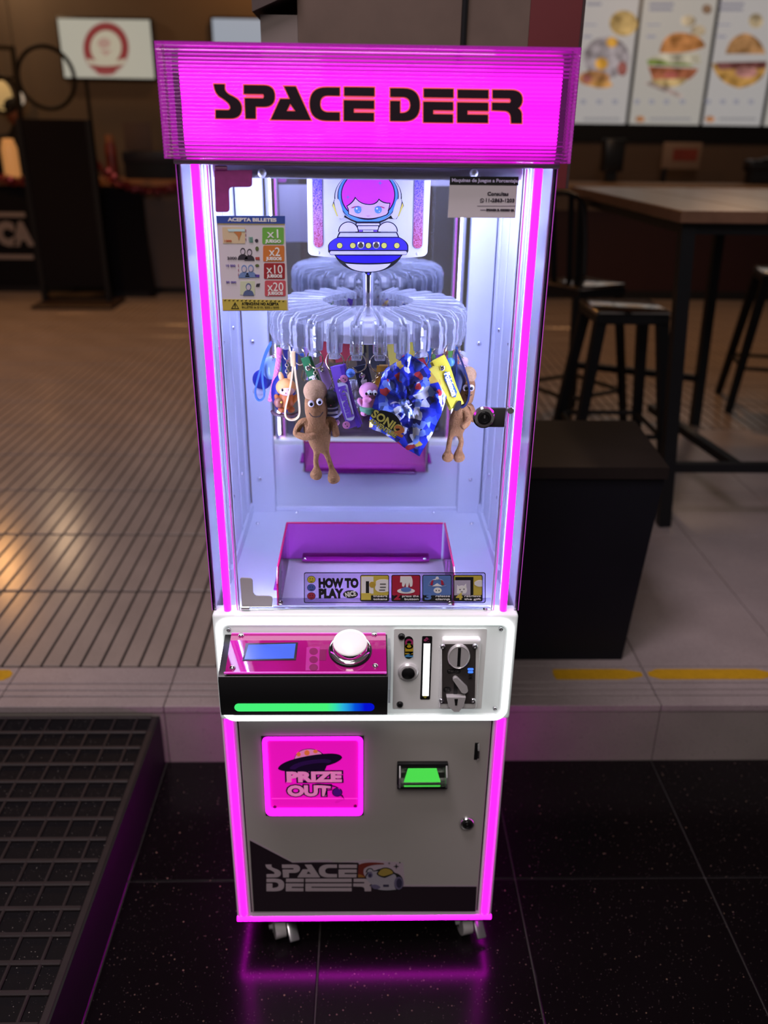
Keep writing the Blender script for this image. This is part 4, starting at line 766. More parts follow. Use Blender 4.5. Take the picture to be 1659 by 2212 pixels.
ctext(K1, '1000', 722, 828, 1232, 1265, mat('note_red', '#b8502c', 0.5), s1, 0.001, bold=0.0001)
M_nb = mat('note_blue', '#6e86b8', 0.5); M_nk = mat('note_dark', '#3a3440', 0.5); M_nv = mat('note_violet', '#5a48a0', 0.5)
ctext(K1, '1000', 1085, 1150, 1190, 1275, mat('note_teal', '#3e8a78', 0.5), s1, 0.001, bold=0.0002)
ctext(K1, '2000', 768, 912, 1485, 1522, M_nk, s1, 0.001, bold=0.0001)
ctext(K1, '10 000', 745, 885, 1600, 1632, M_nv, s1, 0.001, bold=0.0001); ctext(K1, '20 000', 750, 900, 1848, 1876, M_nv, s1, 0.001, bold=0.0001)
def bust(cx, cy_, r, m, hair=None):
    K1.flat('print', [circ(cx, cy_, r * .62, r * .82), path([(cx - r * 1.25, cy_ + r * 2), ('q', (cx - r * 1.1, cy_ + r * .9), (cx - r * .3, cy_ + r * .75)), (cx + r * .3, cy_ + r * .75), ('q', (cx + r * 1.1, cy_ + r * .9), (cx + r * 1.25, cy_ + r * 2))])], m, s1, 0.0008)
    K1.flat('print', [circ(cx, cy_ + r * .12, r * .44, r * .60)], mat('note_face', '#c8bccc', 0.5), s1, 0.0012)
bust(1000, 1400, 62, M_nk); bust(1100, 1415, 62, M_nk); bust(1020, 1660, 68, M_nb); bust(1120, 1655, 68, M_nb)
K1.flat('print', [[(960, 1845), (1180, 1845), (1180, 2050), (960, 2050)]], mat('note_green', '#c8ccb0', 0.5), s1, 0.0005); bust(1085, 1930, 66, mat('note_navy', '#56648c', 0.5))
K1.flat('print', [circ(1212, 1360, 26, 32), circ(1214, 1612, 30, 20)], mat('note_olive', '#5c6a3c', 0.5), s1, 0.0008)
K1.flat('print', [[(1185, 1488), (1250, 1485), (1250, 1530), (1190, 1525)]], mat('note_brick', '#a84a44', 0.5), s1, 0.0008); K1.flat('print', [[(1180, 1745), (1250, 1750), (1245, 1790), (1190, 1785)]], M_nv, s1, 0.0008); K1.flat('print', [[(1205, 1885), (1260, 1880), (1245, 1925), (1195, 1930)], circ(1205, 1240, 26, 24)], M_nk, s1, 0.0008)
K1.flat('print', [rect(930, 1595 + 70 * i, 940, 1630 + 70 * i) for i in range(3)] + [rect(1040, 1075 + 65 * i, 1050, 1110 + 65 * i) for i in range(3)], mat('note_rose', '#a05878', 0.5), s1, 0.0008)
K1.flat('print', [[(695, 2115), (1655, 2130), (1662, 2282), (706, 2284)]], mat('print_mustard', '#c2ae4e', 0.5), s1, 0.0005)
K1.flat('print', [[(720 + 62 * i, 2132 + i), (752 + 62 * i, 2122 + i), (752 + 62 * i, 2130 + i), (726 + 62 * i, 2140 + i)] for i in range(15)], M_k, s1, 0.001)
ctext(K1, 'ATENCI\u00d3N! NO ACEPTA', 985, 1535, 2165, 2208, M_k, s1, 0.001, bold=0.0002); ctext(K1, 'BILLETES de $100, $200 y $500', 985, 1540, 2222, 2255, mat('print_dark_olive', '#4a4228', 0.5), s1, 0.001)
K1.flat('print', [[(885, 2158), (945, 2258), (825, 2258)], [(885, 2176), (931, 2250), (839, 2250)]], M_k, s1, 0.001); ctext(K1, '!', 879, 891, 2195, 2240, M_k, s1, 0.001, bold=0.0003)
s2 = sticker('sticker', [(972, 381), (1119, 382), (1113, 471), (967, 470)], M_st, 'pale contact sticker with a black heading')
K2 = Crop(780, 340, 3.770, -0.0012)
K2.flat('print', [[(723, 155), (1282, 157), (1280, 228), (722, 222)]], M_k, s2, 0.0005)
ctext(K2, 'Maquinas de Juegos a Porcentaje', 740, 1272, 172, 206, mat('print_lilac', '#cfc4ee', 0.5), s2, 0.001, bold=0.0002)
ctext(K2, 'Consultas', 1030, 1198, 282, 312, M_nk, s2, 0.001, bold=0.0002); ctext(K2, '11-2863-1203', 1015, 1243, 335, 365, M_nk, s2, 0.001, bold=0.0002)
ctext(K2, 'ESCANEA EL CODIGO QR', 1020, 1243, 420, 436, M_nk, s2, 0.001, bold=0.0003); K2.flat('print', [rect(970, 424, 1014, 430), rect(945, 393, 1255, 396)], mat('note_face2', '#8a7c94', 0.5), s2, 0.0006)
K2.flat('print', [circ(985, 350, 17), circ(985, 350, 13), [(968, 368), (972, 356), (980, 364)]], M_nk, s2, 0.0006); K2.flat('print', [path([(977, 342), ('q', (978, 356), (993, 359)), (990, 353), ('q', (983, 350), (981, 344))])], M_nk, s2, 0.0008)
# how-to-play strip
M_film = thin('clear_film', (0.84, 0.80, 0.90), 0.2, 1.5)
K3 = Crop(430, 1040, 2.3042, -0.0012)
def pts3(l): return [K3.pt(*q) for q in l]
s3 = flat('sticker', [pts3(rrect(522, 452, 1426, 604, 10))], -0.0012, M_film, mach, th=0.0002, label='clear HOW TO PLAY sticker along the foot of the pane')
K3.flat('border', [rrect(522, 452, 1426, 604, 10), rrect(525.5, 455.5, 1422.5, 600.5, 8)], M_k, s3, 0.0006)
ctext(K3, 'HOW TO', 597, 790, 486, 528, M_k, s3, 0.0008, bold=0.0016); ctext(K3, 'PLAY', 597, 711, 538, 580, M_k, s3, 0.0008, bold=0.0016)
K3.flat('print', [circ(754, 561, 37, 20)], M_k, s3, 0.0006); ctext(K3, 'NICE', 728, 780, 549, 572, M_w, s3, 0.001, bold=0.0004, turn=rad(-12))
for y, col in ((487, '#c8b838'), (528, '#4a60b0'), (569, '#a03048')):
    K3.flat('print', [circ(559, y, 21, 18)], M_k, s3, 0.0006); K3.flat('print', [circ(559, y, 19, 16)], mat('face_' + col[1:], col, 0.5), s3, 0.0009)
    K3.flat('print', [rect(551, y - 7, 555, y - 2), rect(563, y - 7, 567, y - 2), path([(548, y + 3), ('q', (559, y + 14), (570, y + 3)), ('q', (559, y + 20), (548, y + 3))])], M_k, s3, 0.0012)
cells = [(802, 946, '#c8b44a', '1', 'insert\ntokens'), (957, 1102, '#a8203c', '2', 'press the\nbutton'), (1111, 1257, '#5c7cc0', '3', 'release\nclamp'), (1266, 1411, '#c8b44a', '4', 'retrieve\nthe gift')]
for i, (x0, x1, col, n, t) in enumerate(cells):
    K3.flat('print', [rrect(x0, 464, x1, 597, 10)], M_k, s3, 0.0006); K3.flat('print', [rrect(x0 + 4, 468, x1 - 4, 565, 6)], mat('cell_' + col[1:], col, 0.5), s3, 0.0009)
    ctext(K3, n, x0 + 16, x0 + 42, 556, 586, mat('num_%d' % i, ['#c8b44a', '#a8203c', '#5c7cc0', '#c8b44a'][i], 0.5), s3, 0.0024, bold=0.0007)
    for k, w in enumerate(t.split('\n')): ctext(K3, w, x0 + 66 - (12 if len(w) > 7 else 0), x1 - 10, 563 + 15 * k, 572 + 15 * k, M_w, s3, 0.0024, bold=0.00008)
cw = lambda l: K3.flat('print', l, M_w, s3, 0.0015); ck = lambda l, d=0.0019: K3.flat('print', l, M_k, s3, d)
cw([path([(880, 495), ('q', (900, 480), (942, 488)), (942, 545), ('q', (895, 555), (882, 540)), ('q', (870, 530), (880, 515))]), rect(808, 472, 868, 556)]); ck([rect(830, 494, 846, 556), rect(900, 506, 930, 510), rect(900, 522, 930, 526), rect(896, 536, 926, 540)])
K3.flat('print', [circ(862, 511, 15)], mat('coin_gold', '#b89a38', 0.5), s3, 0.0021)
cw([path([(1002, 470), (1055, 470), ('q', (1068, 490), (1060, 520)), (1050, 522), (1046, 500), (1040, 524), (1030, 524), (1028, 502), (1020, 522), (1010, 520), (1010, 500), (1000, 500)]), circ(1030, 543, 44, 13)]); K3.flat('print', [circ(1030, 536, 26, 12)], mat('cell_5c7cc0', '#5c7cc0'), s3, 0.0019)
cw([path([(1140, 515), ('q', (1150, 485), (1185, 482)), ('q', (1220, 485), (1230, 515)), (1210, 520), (1185, 505), (1160, 520)]), circ(1187, 540, 20, 14), circ(1185, 480, 8)]); K3.flat('print', [[(1150, 512), (1158, 490), (1166, 488), (1162, 514)], [(1205, 512), (1203, 488), (1212, 490), (1220, 512)]], mat('cell_a8203c', '#a8203c'), s3, 0.0019); ck([circ(1180, 540, 3), circ(1194, 540, 3)])
ck([rect(1275, 474, 1365, 564)], 0.0013); K3.flat('print', [rect(1270, 490, 1350, 564)], mat('cell_lav', '#b4acc4', 0.5), s3, 0.0015)
K3.flat('print', [path([(1282, 555), (1284, 512), (1292, 520), ('q', (1305, 512), (1318, 518)), (1328, 506), (1330, 525), ('q', (1338, 540), (1326, 555))]), path([(1370, 500), ('q', (1385, 485), (1408, 490)), (1408, 520), ('q', (1385, 525), (1370, 510))])], M_w, s3, 0.0018); ck([circ(1298, 535, 3), circ(1318, 533, 3), rect(1302, 545, 1312, 548)], 0.0021)
# ------------------------------------------------------------------ prizes hanging from the clips
GRP = 'prizes hanging from the clips'
def clip_pos(k, r=0.158, z=1.236):
    """k = ..., -1, 0, 1, ...: clips counted from the front middle, negative to the left"""
    a = rad((k + 0.5) * 360 / NCL); return Vector((CX + r * sin(a), CYc - r * cos(a), z)), a
def col(h, rough=0.45, **k): return mat('toy_' + h[1:], h, rough, **k)
M_gold = mat('pale_gold', (0.80, 0.66, 0.42), 0.2, 1.0)
def ring_on(k, t, drop=0.008, R=0.0150, m=None):
    c, a = clip_pos(k); c.z -= drop; u = Vector((cos(a), sin(a), 0))
    MB().tube([c + u * R * cos(2 * pi * i / 28) + Vector((0, 0, R * sin(2 * pi * i / 28))) for i in range(28)], 0.0011, 6, True).build('key_ring', m or M_gold, t)
    return c - Vector((0, 0, R))
def at(px, py, Y): return P(px, py, Y=Y)
def chain(p, q, t, n=5):
    b = MB(); p = Vector(p); q = Vector(q)
    for i in range(n):
        c = p.lerp(q, (i + 0.5) / n); u = Vector((1, 0, 0)) if i % 2 else Vector((0, 1, 0)); d = (q - p).normalized(); L = (q - p).length / n * 0.62
        b.tube([c + d * L * sin(2 * pi * j / 12) + u * 0.0026 * cos(2 * pi * j / 12) for j in range(12)], 0.0006, 5, True)
    b.build('chain', M_gold, t)
def pl(pts, Y, dy=0.0):
    n = len(pts); return [at(x, y, Y + dy * i / max(1, n - 1)) for i, (x, y) in enumerate(pts)]
def smooth(pts, n=6):
    """Catmull-Rom through points"""
    out = []; L = len(pts)
    for i in range(L - 1):
        a, b, c, d = pts[max(i - 1, 0)], pts[i], pts[i + 1], pts[min(i + 2, L - 1)]
        for k in range(n):
            t = k / n; out.append(0.5 * ((2 * b) + (c - a) * t + (2 * a - 5 * b + 4 * c - d) * t * t + (3 * b - a - 3 * c + d) * t ** 3))
    out.append(pts[-1]); return out
def strap(t, pts, Y, w, m, back=True, name='strap', label=None, face=(0, -1, 0)):
    p = smooth(pl(pts, Y)); b = MB().ribbon(p, w, 0.0028, face)
    o = b.build(name, m, t, label)
    q = p[1]; MB().lathe([(0.0042, 0), (0.0042, 0.0010), (0.0030, 0.0018), (0.0012, 0.0018), (0.0010, 0.0008), (0, 0.0008)], p[5] + Vector((0, -0.0014, 0)), 16, (0, -1, 0)).build('press_stud', M_chrome, o)
    if back:
        MB().ribbon([x + Vector((0.004, 0.006, 0.0)) for x in p], w, 0.0028, face).build('strap_back', m, t)
    return o, p
def loop(t, pts, Y, r, m, width=0.0052, name='loop_strap'):
    p = smooth([at(x, y, Y) for x, y in pts]); return MB().ribbon(p, 0.0030, width, (0, -1, 0)).build(name, m, t)
def skinned(name, pts, edges, radii, m, parent, sub=2):
    me = bpy.data.meshes.new(name); me.from_pydata([tuple(p) for p in pts], edges, []); me.materials.append(m)
    o = bpy.data.objects.new(name, me); put(o, parent)
    b = bmesh.new(); b.from_mesh(me); ly = b.verts.layers.skin.verify(); b.verts.ensure_lookup_table()
    for v, r in zip(b.verts, radii): v[ly].radius = (r, r) if isinstance(r, (int, float)) else r; v[ly].use_root = False
    b.verts[0][ly].use_root = True; b.to_mesh(me); b.free()
    sk = o.modifiers.new('skin', 'SKIN'); sk.use_smooth_shade = True
    ss = o.modifiers.new('sub', 'SUBSURF'); ss.levels = sub; ss.render_levels = sub
    return o

# brown plush toys: long body, folded arm, thin legs, seen in two places
M_plush = mat('brown_plush', (0.29, 0.14, 0.054), 0.95, spec=0.15, vary=0.32, scale=420, bump=0.9)
M_plush2 = mat('tan_plush', (0.42, 0.25, 0.125), 0.95, spec=0.15, vary=0.25, scale=420, bump=0.9)
M_stitch = mat('dark_stitch', (0.05, 0.025, 0.018), 0.9)
def plush(k, body, la, ra, l1, l2, Y, label, br, eyes, mouth, cap):
    t = thing('plush_toy', at(*body[0], Y), label, 'plush toy', GRP)
    e = ring_on(k, t); top_ = at(*body[0], Y)
    chain(e, top_ + Vector((0, 0, br[0] * 0.75)), t, 5)
    pts = [at(x, y, Y) for x, y in body]; n0 = len(pts); ed = [(i, i + 1) for i in range(n0 - 1)]; ra_ = list(br)
    def limb(root, ps, rs, dys):
        i0 = root
        for (x, y), r, dy in zip(ps, rs, dys):
            pts.append(at(x, y, Y + dy)); ra_.append(r); ed.append((i0, len(pts) - 1)); i0 = len(pts) - 1
    hip = n0 - 1
    limb(hip - 1, la, [0.0068, 0.0070, 0.0060, 0.0062], [-0.008, -0.012, -0.022, -0.026]); limb(hip - 1, ra, [0.0068, 0.0062, 0.0064], [-0.006, -0.010, -0.010])
    limb(hip, l1, [0.0052, 0.0046, 0.0050, 0.0118, 0.0108], [-0.001, -0.002, -0.003, -0.008, -0.018]); limb(hip, l2, [0.0052, 0.0046, 0.0050, 0.0118, 0.0108], [-0.001, -0.002, -0.003, -0.008, -0.018])
    skinned('body', pts, ed, ra_, M_plush, t)
    c0 = at(*cap[0], Y); MB().ball(c0, (br[0] * 1.06, br[0] * 1.06, cap[1]), 20, 12, Matrix.Rotation(cap[2], 3, 'Y')).build('tan_crown', M_plush2, t, 'lighter tan top of the head')
    for x, y in eyes:
        c = at(x, y, Y - br[1] * 0.98); eo = MB().ball(c, (0.0050, 0.0026, 0.0056), 14, 10).build('eye', mat('eye_white', (0.62, 0.55, 0.58), 0.3), t)
        MB().ball(c + Vector((0.0004, -0.0022, -0.0004)), (0.0028, 0.0014, 0.0030), 12, 8).build('pupil', mat('eye_black', (0.004, 0.004, 0.005), 0.1), eo)
    MB().tube(smooth([at(x, y, Y - br[2] * 1.0) for x, y in mouth]), 0.0008, 6).build('stitched_mouth', M_stitch, t)
    return t
plush(-3, [(681, 848), (682, 870), (684, 900), (687, 930), (692, 958)], [(652, 908), (637, 937), (660, 945), (684, 940)], [(718, 905), (724, 928), (727, 944)],
      [(684, 975), (682, 996), (684, 1010), (684, 1024), (680, 1032)], [(704, 975), (712, 998), (717, 1014), (720, 1030), (724, 1044)], 0.062, 'brown plush toy with thin legs hanging front left, its whole body in view',
      [0.0180, 0.0196, 0.0205, 0.0212, 0.0205], [(672, 872), (690, 868)], [(668, 892), (676, 900), (690, 899), (698, 890)], ((681, 845), 0.0185, rad(-10)))
plush(5, [(1012, 812), (1010, 840), (1004, 870), (993, 900), (985, 925)], [(1005, 880), (1012, 900), (1009, 915), (996, 925)], [(1019, 885), (1024, 902), (1018, 912)],
      [(974, 938), (970, 958), (968, 975), (967, 986), (968, 992)], [(993, 938), (997, 955), (992, 972), (990, 985), (995, 996)], 0.118, 'brown plush toy at far right, half hidden behind the navy and yellow straps',
      [0.0125, 0.0150, 0.0160, 0.0175, 0.0165], [(1006, 838), (1018, 838)], [(1005, 852), (1012, 856), (1020, 852)], ((1012, 810), 0.014, rad(8)))

# small vinyl figures
def figure(t, px, py, Y, s, hc, bc, face=None, ears=None, earc=None, feet=None):
    c = at(px, py, Y); b = MB().ball(c + Vector((0, 0, -0.016 * s)), (0.0125 * s, 0.011 * s, 0.014 * s), 18, 12).build('body', col(bc), t)
    for sx in (-1, 1):
        MB().ball(c + Vector((sx * 0.0125 * s, -0.003, -0.013 * s)), (0.0042 * s, 0.0042 * s, 0.0078 * s), 12, 8, Matrix.Rotation(sx * 0.5, 3, 'Y')).build('arm', col(bc), t)
        MB().ball(c + Vector((sx * 0.0070 * s, -0.005, -0.029 * s)), (0.0058 * s, 0.0075 * s, 0.0045 * s), 12, 8).build('foot', col(feet or bc), t)
    h = MB().ball(c + Vector((0, 0, 0.004 * s)), (0.0150 * s, 0.0135 * s, 0.0130 * s), 20, 14).build('head', col(hc), t)
    if face:
        MB().ball(c + Vector((0.001 * s, -0.0045 * s, 0.0015 * s)), (0.0120 * s, 0.0102 * s, 0.0092 * s), 18, 12).build('face', col(face), h)
    for sx in (-1, 1): MB().ball(c + Vector((sx * 0.0050 * s + 0.001, -0.0140 * s, 0.0035 * s)), (0.0017 * s, 0.0010, 0.0023 * s), 10, 6).build('eye', mat('eye_black', (0, 0, 0)), h)
    MB().ball(c + Vector((0.001, -0.0148 * s, -0.001 * s)), (0.0011 * s, 0.0008, 0.0008 * s), 8, 6).build('nose', col('#a02838'), h)
    if ears:
        for sx in (-1, 1): MB().ball(c + Vector((sx * 0.0065 * s, 0.001, (0.015 + ears * 0.5) * s)), (0.0040 * s, 0.0030 * s, ears * s), 12, 10, Matrix.Rotation(sx * 0.22, 3, 'Y')).build('ear', col(earc or hc), h)
    return c
Kc = lambda n, c, l: thing(n, c, l, 'keychain', GRP)

# 1 blue loop strap and pale blue charm, far left
t = Kc('keychain', at(570, 800, 0.19), 'blue loop strap with a pale blue crystal charm, leftmost of the hanging prizes'); e = ring_on(-7, t)
loop(t, [(586, 738), (574, 760), (562, 800), (553, 835), (552, 853), (558, 864), (567, 862), (571, 850), (567, 815), (570, 780), (586, 742)], 0.185, 0.003, col('#3a78d8', 0.35), 0.006)
MB().ball(at(585, 795, 0.21), (0.018, 0.014, 0.021), 10, 6).build('charm', mat('pale_blue_crystal', (0.35, 0.55, 0.9), 0.1, coat=0.6), t)
MB().ball(at(566, 820, 0.215), (0.017, 0.012, 0.018), 14, 10).build('pouch', col('#1c2c9c'), t); MB().ball(at(560, 845, 0.215), (0.012, 0.009, 0.008), 12, 8).build('foot', col('#c4c4d8'), t)
chain(e, at(585, 785, 0.205), t, 4)
# 2 pink rope
t = Kc('keychain', at(594, 800, 0.15), 'pink twisted rope strap hanging beside the blue loop'); e = ring_on(-6, t)
rp_ = smooth([at(x, y, 0.145) for x, y in ((604, 752), (600, 790), (592, 830), (584, 866))]); MB().tube(rp_, [0.0052] * 3 + [0.0042] * (len(rp_) - 3), 10).build('rope_core', col('#e87aa8'), t)
for q in range(3):
    MB().tube([p + Vector((cos(i * 0.9 + q * 2.1), sin(i * 0.9 + q * 2.1), 0)) * 0.0030 for i, p in enumerate(smooth(rp_, 2))], 0.0022, 6).build('rope_strand', col('#f08cb4'), t)
chain(e, rp_[0], t, 2)
# 3 cream loop with orange figure in a navy shell
t = Kc('keychain', at(625, 830, 0.1), 'cream loop strap with an orange figure in a dark navy shell'); e = ring_on(-5, t)
loop(t, [(634, 764), (633, 790), (626, 840), (617, 880), (617, 898), (626, 906), (640, 904), (647, 890), (644, 850), (638, 805), (636, 766)], 0.095, 0.003, col('#f0cf9c', 0.4), 0.006)
MB().rbox(-0.0042, 0.0042, -0.004, 0.004, -0.012, 0.012, 0.002, 2, Matrix.Translation(at(633, 775, 0.094))).build('clasp', col('#eac48e'), t)
sh = MB().ball(at(612, 850, 0.128), (0.0205, 0.013, 0.034), 20, 14).build('shell', col('#181c74', 0.35), t); MB().tube([at(617, 886, 0.118) + Vector((0.0225 * cos(i * pi / 8 + pi), -0.012 * sin(i * pi / 8), -0.002 - 0.004 * sin(i * pi / 8))) for i in range(9)], 0.0030, 8).build('shell_rim', col('#4a2c34'), t)
figure(t, 618, 842, 0.112, 1.12, '#e8a45c', '#b8682c', '#e6c0c4', 0.008, '#e8ae70', '#a85c28')
MB().ball(at(602, 870, 0.102), (0.0080, 0.007, 0.0085), 14, 10).build('small_bird', col('#8c5440'), t); MB().ball(at(608, 869, 0.094), (0.002, 0.003, 0.0018), 10, 6).build('beak', col('#e8b840'), t)
chain(e, at(620, 812, 0.105), t, 5)
# 4 green strap
t = Kc('keychain', at(670, 810, 0.08), 'dark green strap marked Fo beside the first brown plush'); e = ring_on(-4, t)
o, p = strap(t, [(658, 772), (668, 800), (682, 838), (700, 880)], 0.088, 0.0125, col('#2c7444'))
q = at(676, 822, 0.0855); text('Fo', q.x - 0.007, q.x + 0.007, q.z, 0.008, q.y, M_w, o, bold=0.0006, turn=rad(66)); MB().tube(smooth([at(x, y, 0.09) for x, y in ((655, 785), (660, 800), (662, 812), (658, 822), (652, 815), (655, 800))]), 0.0010, 6).build('clasp', M_gold, t)
# 5 purple strap with dark figure
t = Kc('keychain', at(745, 850, 0.05), 'purple strap with white lettering and a round dark figure'); e = ring_on(-2, t)
o, p = strap(t, [(727, 790), (736, 830), (748, 875), (765, 922)], 0.052, 0.0200, col('#8a5cd8'), True)
MB().ribbon([x + Vector((0.0082, 0.003, 0.0)) for x in p], 0.006, 0.010, (0, -1, 0)).build('strap_fold', col('#5c34b0'), t)
lb_ = [at(x, y, 0.0500) for x, y in path([(729, 828), ('q', (740, 820), (751, 832)), (756, 860), (766, 900), ('q', (762, 912), (748, 906)), (738, 870)])]
MB().prism([(v.x, v.z) for v in lb_], lambda a, b, d: (a, d, b), 0.0488, 0.0502).build('label', mat('label_white_lilac', '#dcd8f4', 0.5), o)
q = at(747, 868, 0.0485); text('Kuromi', q.x - 0.025, q.x + 0.025, q.z, 0.0105, q.y, col('#7a4cc8'), o, bold=0.0011, turn=rad(74))
for x, y in ((743, 818), (748, 918)): MB().lathe([(0.0062, 0), (0.0062, 0.0012), (0, 0.0014)], at(x, y, 0.0496), 18, (0, -1, 0)).build('button', col('#e488b8'), o); 
for x, y in ((741, 817), (745.5, 821), (746, 916), (750, 921)): MB().ball(at(x, y, 0.0480), 0.0010, 8, 6).build('button_eye', M_k, o)
c = figure(t, 714, 868, 0.075, 1.15, '#14101c', '#d8d4ec', None, None, None, '#e8a4c4')
for z in (-0.010, -0.017, -0.024): MB().lathe([(0.0130, -0.0018), (0.0146, 0), (0.0130, 0.0018)], c + Vector((0, 0, z * 1.1)), 20).build('stripe', col('#2c1c4c'), t)
for sx in (-1, 1): MB().ball(c + Vector((sx * 0.010, 0, 0.020)), (0.005, 0.004, 0.008), 12, 8, Matrix.Rotation(sx * 0.4, 3, 'Y')).build('ear', col('#6c48b4'), t)
chain(e, c + Vector((0, 0, 0.018)), t, 4)
# 6 blue bell and white tuft with a navy strap
t = Kc('keychain', at(780, 830, 0.06), 'dark navy strap with white letters, a blue bell and a white tuft'); e = ring_on(-1, t)
o, p = strap(t, [(777, 790), (783, 815), (792, 850), (803, 890)], 0.075, 0.0190, col('#16203c'))
q = at(786, 825, 0.0730); text('Nin', q.x - 0.011, q.x + 0.011, q.z, 0.0085, q.y, M_w, o, bold=0.0007, turn=rad(72)); q = at(803, 884, 0.0730); text('do', q.x - 0.006, q.x + 0.006, q.z, 0.0085, q.y, M_w, o, bold=0.0005, turn=rad(72))
bl = MB().ball(at(757, 806, 0.052), 0.0072, 18, 12).build('bell', col('#4a7cd0', 0.3), t); MB().tube([at(757, 806, 0.052) + Vector((0.0074 * cos(i * pi / 8), 0.0074 * sin(i * pi / 8), 0)) for i in range(16)], 0.0006, 6, True).build('bell_seam', col('#2c4c90'), bl)
b = MB(); c = at(766, 850, 0.085); rg = random.Random(3)
for i in range(26): b.ball(c + Vector((rg.uniform(-1, 1) * 0.011, rg.uniform(-1, 1) * 0.008, rg.uniform(-1, 1) * 0.020)), (0.0050, 0.005, 0.0075), 8, 6)
b.build('white_tuft', mat('white_fluff', (0.72, 0.72, 0.80), 0.95, bump=0.8, scale=300), t); chain(e, at(762, 795, 0.055), t, 3)
# 7 amber strap and pink figure
t = Kc('keychain', at(800, 860, 0.06), 'amber strap with a pink figure in green shorts'); e = ring_on(0, t)
strap(t, [(826, 790), (825, 812), (820, 840), (815, 870)], 0.062, 0.0175, col('#d8a02c'))
c = figure(t, 797, 850, 0.052, 1.05, '#eC9cc4', '#e894bc', None, None, None, '#e894bc')
MB().lathe([(0.0105, -0.006), (0.0142, -0.002), (0.0150, 0.004), (0.0120, 0.006)], c + Vector((0, 0, -0.026)), 20).build('shorts', col('#5c9c74'), t)
for sx in (0.001, 0.009): MB().ball(c + Vector((sx, -0.0135, 0.005)), (0.0042, 0.003, 0.0046), 12, 8).build('eye_white', M_w, t); MB().ball(c + Vector((sx + 0.0012, -0.0164, 0.004)), (0.0018, 0.0010, 0.002), 10, 6).build('pupil', mat('eye_black', (0, 0, 0)), t)
MB().ball(c + Vector((-0.003, -0.014, -0.006)), (0.007, 0.006, 0.005), 14, 10).build('snout', col('#e48cae'), t); MB().ball(at(818, 850, 0.058), (0.008, 0.008, 0.014), 12, 8).build('amber_charm', col('#e0b040'), t)
chain(e, c + Vector((0.006, 0, 0.018)), t, 4)
# 8 crumpled foil bag
t = Kc('foil_bag', at(885, 880, 0.04), 'crumpled blue foil surprise bag, the widest of the hanging prizes')
ol = [(880, 762), (893, 770), (916, 785), (940, 815), (965, 857), (952, 900), (930, 945), (906, 986), (878, 970), (850, 950), (822, 934), (797, 924), (801, 890), (814, 850), (824, 815), (833, 797), (856, 782), (872, 770)]
mfo = mat('printed_blue_foil', (0.03, 0.05, 0.5), 0.16, 0.15, coat=1.0); nt = mfo.node_tree; b = nt.nodes['Principled BSDF']; tc = nt.nodes.new('ShaderNodeTexCoord'); vo = nt.nodes.new('ShaderNodeTexVoronoi'); vo.inputs['Scale'].default_value = 95; sp_ = nt.nodes.new('ShaderNodeSeparateColor'); rp = nt.nodes.new('ShaderNodeValToRGB'); rp.color_ramp.interpolation = 'CONSTANT'
nz = nt.nodes.new('ShaderNodeTexNoise'); nz.inputs['Scale'].default_value = 22; nz.inputs['Detail'].default_value = 2; bm2 = nt.nodes.new('ShaderNodeBump'); bm2.inputs['Strength'].default_value = 1.0; bm2.inputs['Distance'].default_value = 0.012
el = rp.color_ramp.elements; el[0].position = 0; el[0].color = (0.014, 0.03, 0.45, 1); el[1].position = 0.22; el[1].color = (0.07, 0.14, 0.80, 1)
for ps, cc in ((0.40, (0.015, 0.02, 0.14, 1)), (0.49, (0.22, 0.34, 0.85, 1)), (0.60, (0.03, 0.05, 0.62, 1)), (0.70, (0.75, 0.77, 0.85, 1)), (0.81, (0.55, 0.04, 0.05, 1)), (0.88, (0.75, 0.50, 0.08, 1)), (0.92, (0.04, 0.06, 0.60, 1))): x = el.new(ps); x.color = cc
nt.links.new(tc.outputs['Object'], vo.inputs['Vector']); nt.links.new(vo.outputs['Color'], sp_.inputs[0]); nt.links.new(sp_.outputs[0], rp.inputs[0]); nt.links.new(rp.outputs[0], b.inputs['Base Color']); nt.links.new(tc.outputs['Object'], nz.inputs['Vector']); nt.links.new(nz.outputs['Fac'], bm2.inputs['Height']); nt.links.new(bm2.outputs[0], b.inputs['Normal'])
YBG = 0.040; cen = at(880, 872, YBG); dense = []
for i in range(len(ol)):
    a, b_ = ol[i], ol[(i + 1) % len(ol)]
    for k in range(3): dense.append(at(a[0] + (b_[0] - a[0]) * k / 3, a[1] + (b_[1] - a[1]) * k / 3, YBG))
N = len(dense); R = 9; vs = []; fs = []
for sgn in (-1, 1):
    base = len(vs); vs.append(cen + Vector((0, sgn * 0.010, 0)))
    for r in range(1, R + 1):
        for p in dense:
            f = r / R; v = cen.lerp(p, f); h = 0.010 * (1 - f ** 3)
            nn = noise.noise(v * 48 + Vector((0, 9 * sgn, 0))) * 0.0085 + abs(noise.noise(v * 110)) * 0.0075
            vs.append(v + Vector((0, sgn * h + nn * (1 if r < R else 0.5), 0)))
    for j in range(N): fs.append((base, base + 1 + j, base + 1 + (j + 1) % N))
    for r in range(R - 1):
        for j in range(N): fs.append((base + 1 + r * N + j, base + 1 + (r + 1) * N + j, base + 1 + (r + 1) * N + (j + 1) % N, base + 1 + r * N + (j + 1) % N))
MB().add(vs, fs).build('bag', mfo, t)
ovl = [at(x, y, 0.0265) for x, y in path([(803, 893), ('q', (820, 880), (848, 892)), ('q', (870, 905), (866, 930)), ('q', (850, 935), (830, 918)), (802, 902)])]
MB().prism([(v.x, v.z) for v in ovl], lambda a, b, d: (a, d, b), 0.0250, 0.0262).build('print_patch', mat('toy_black', (0.006, 0.006, 0.012), 0.3), t)
MY = mat('print_yellow', (0.75, 0.62, 0.10), 0.35)
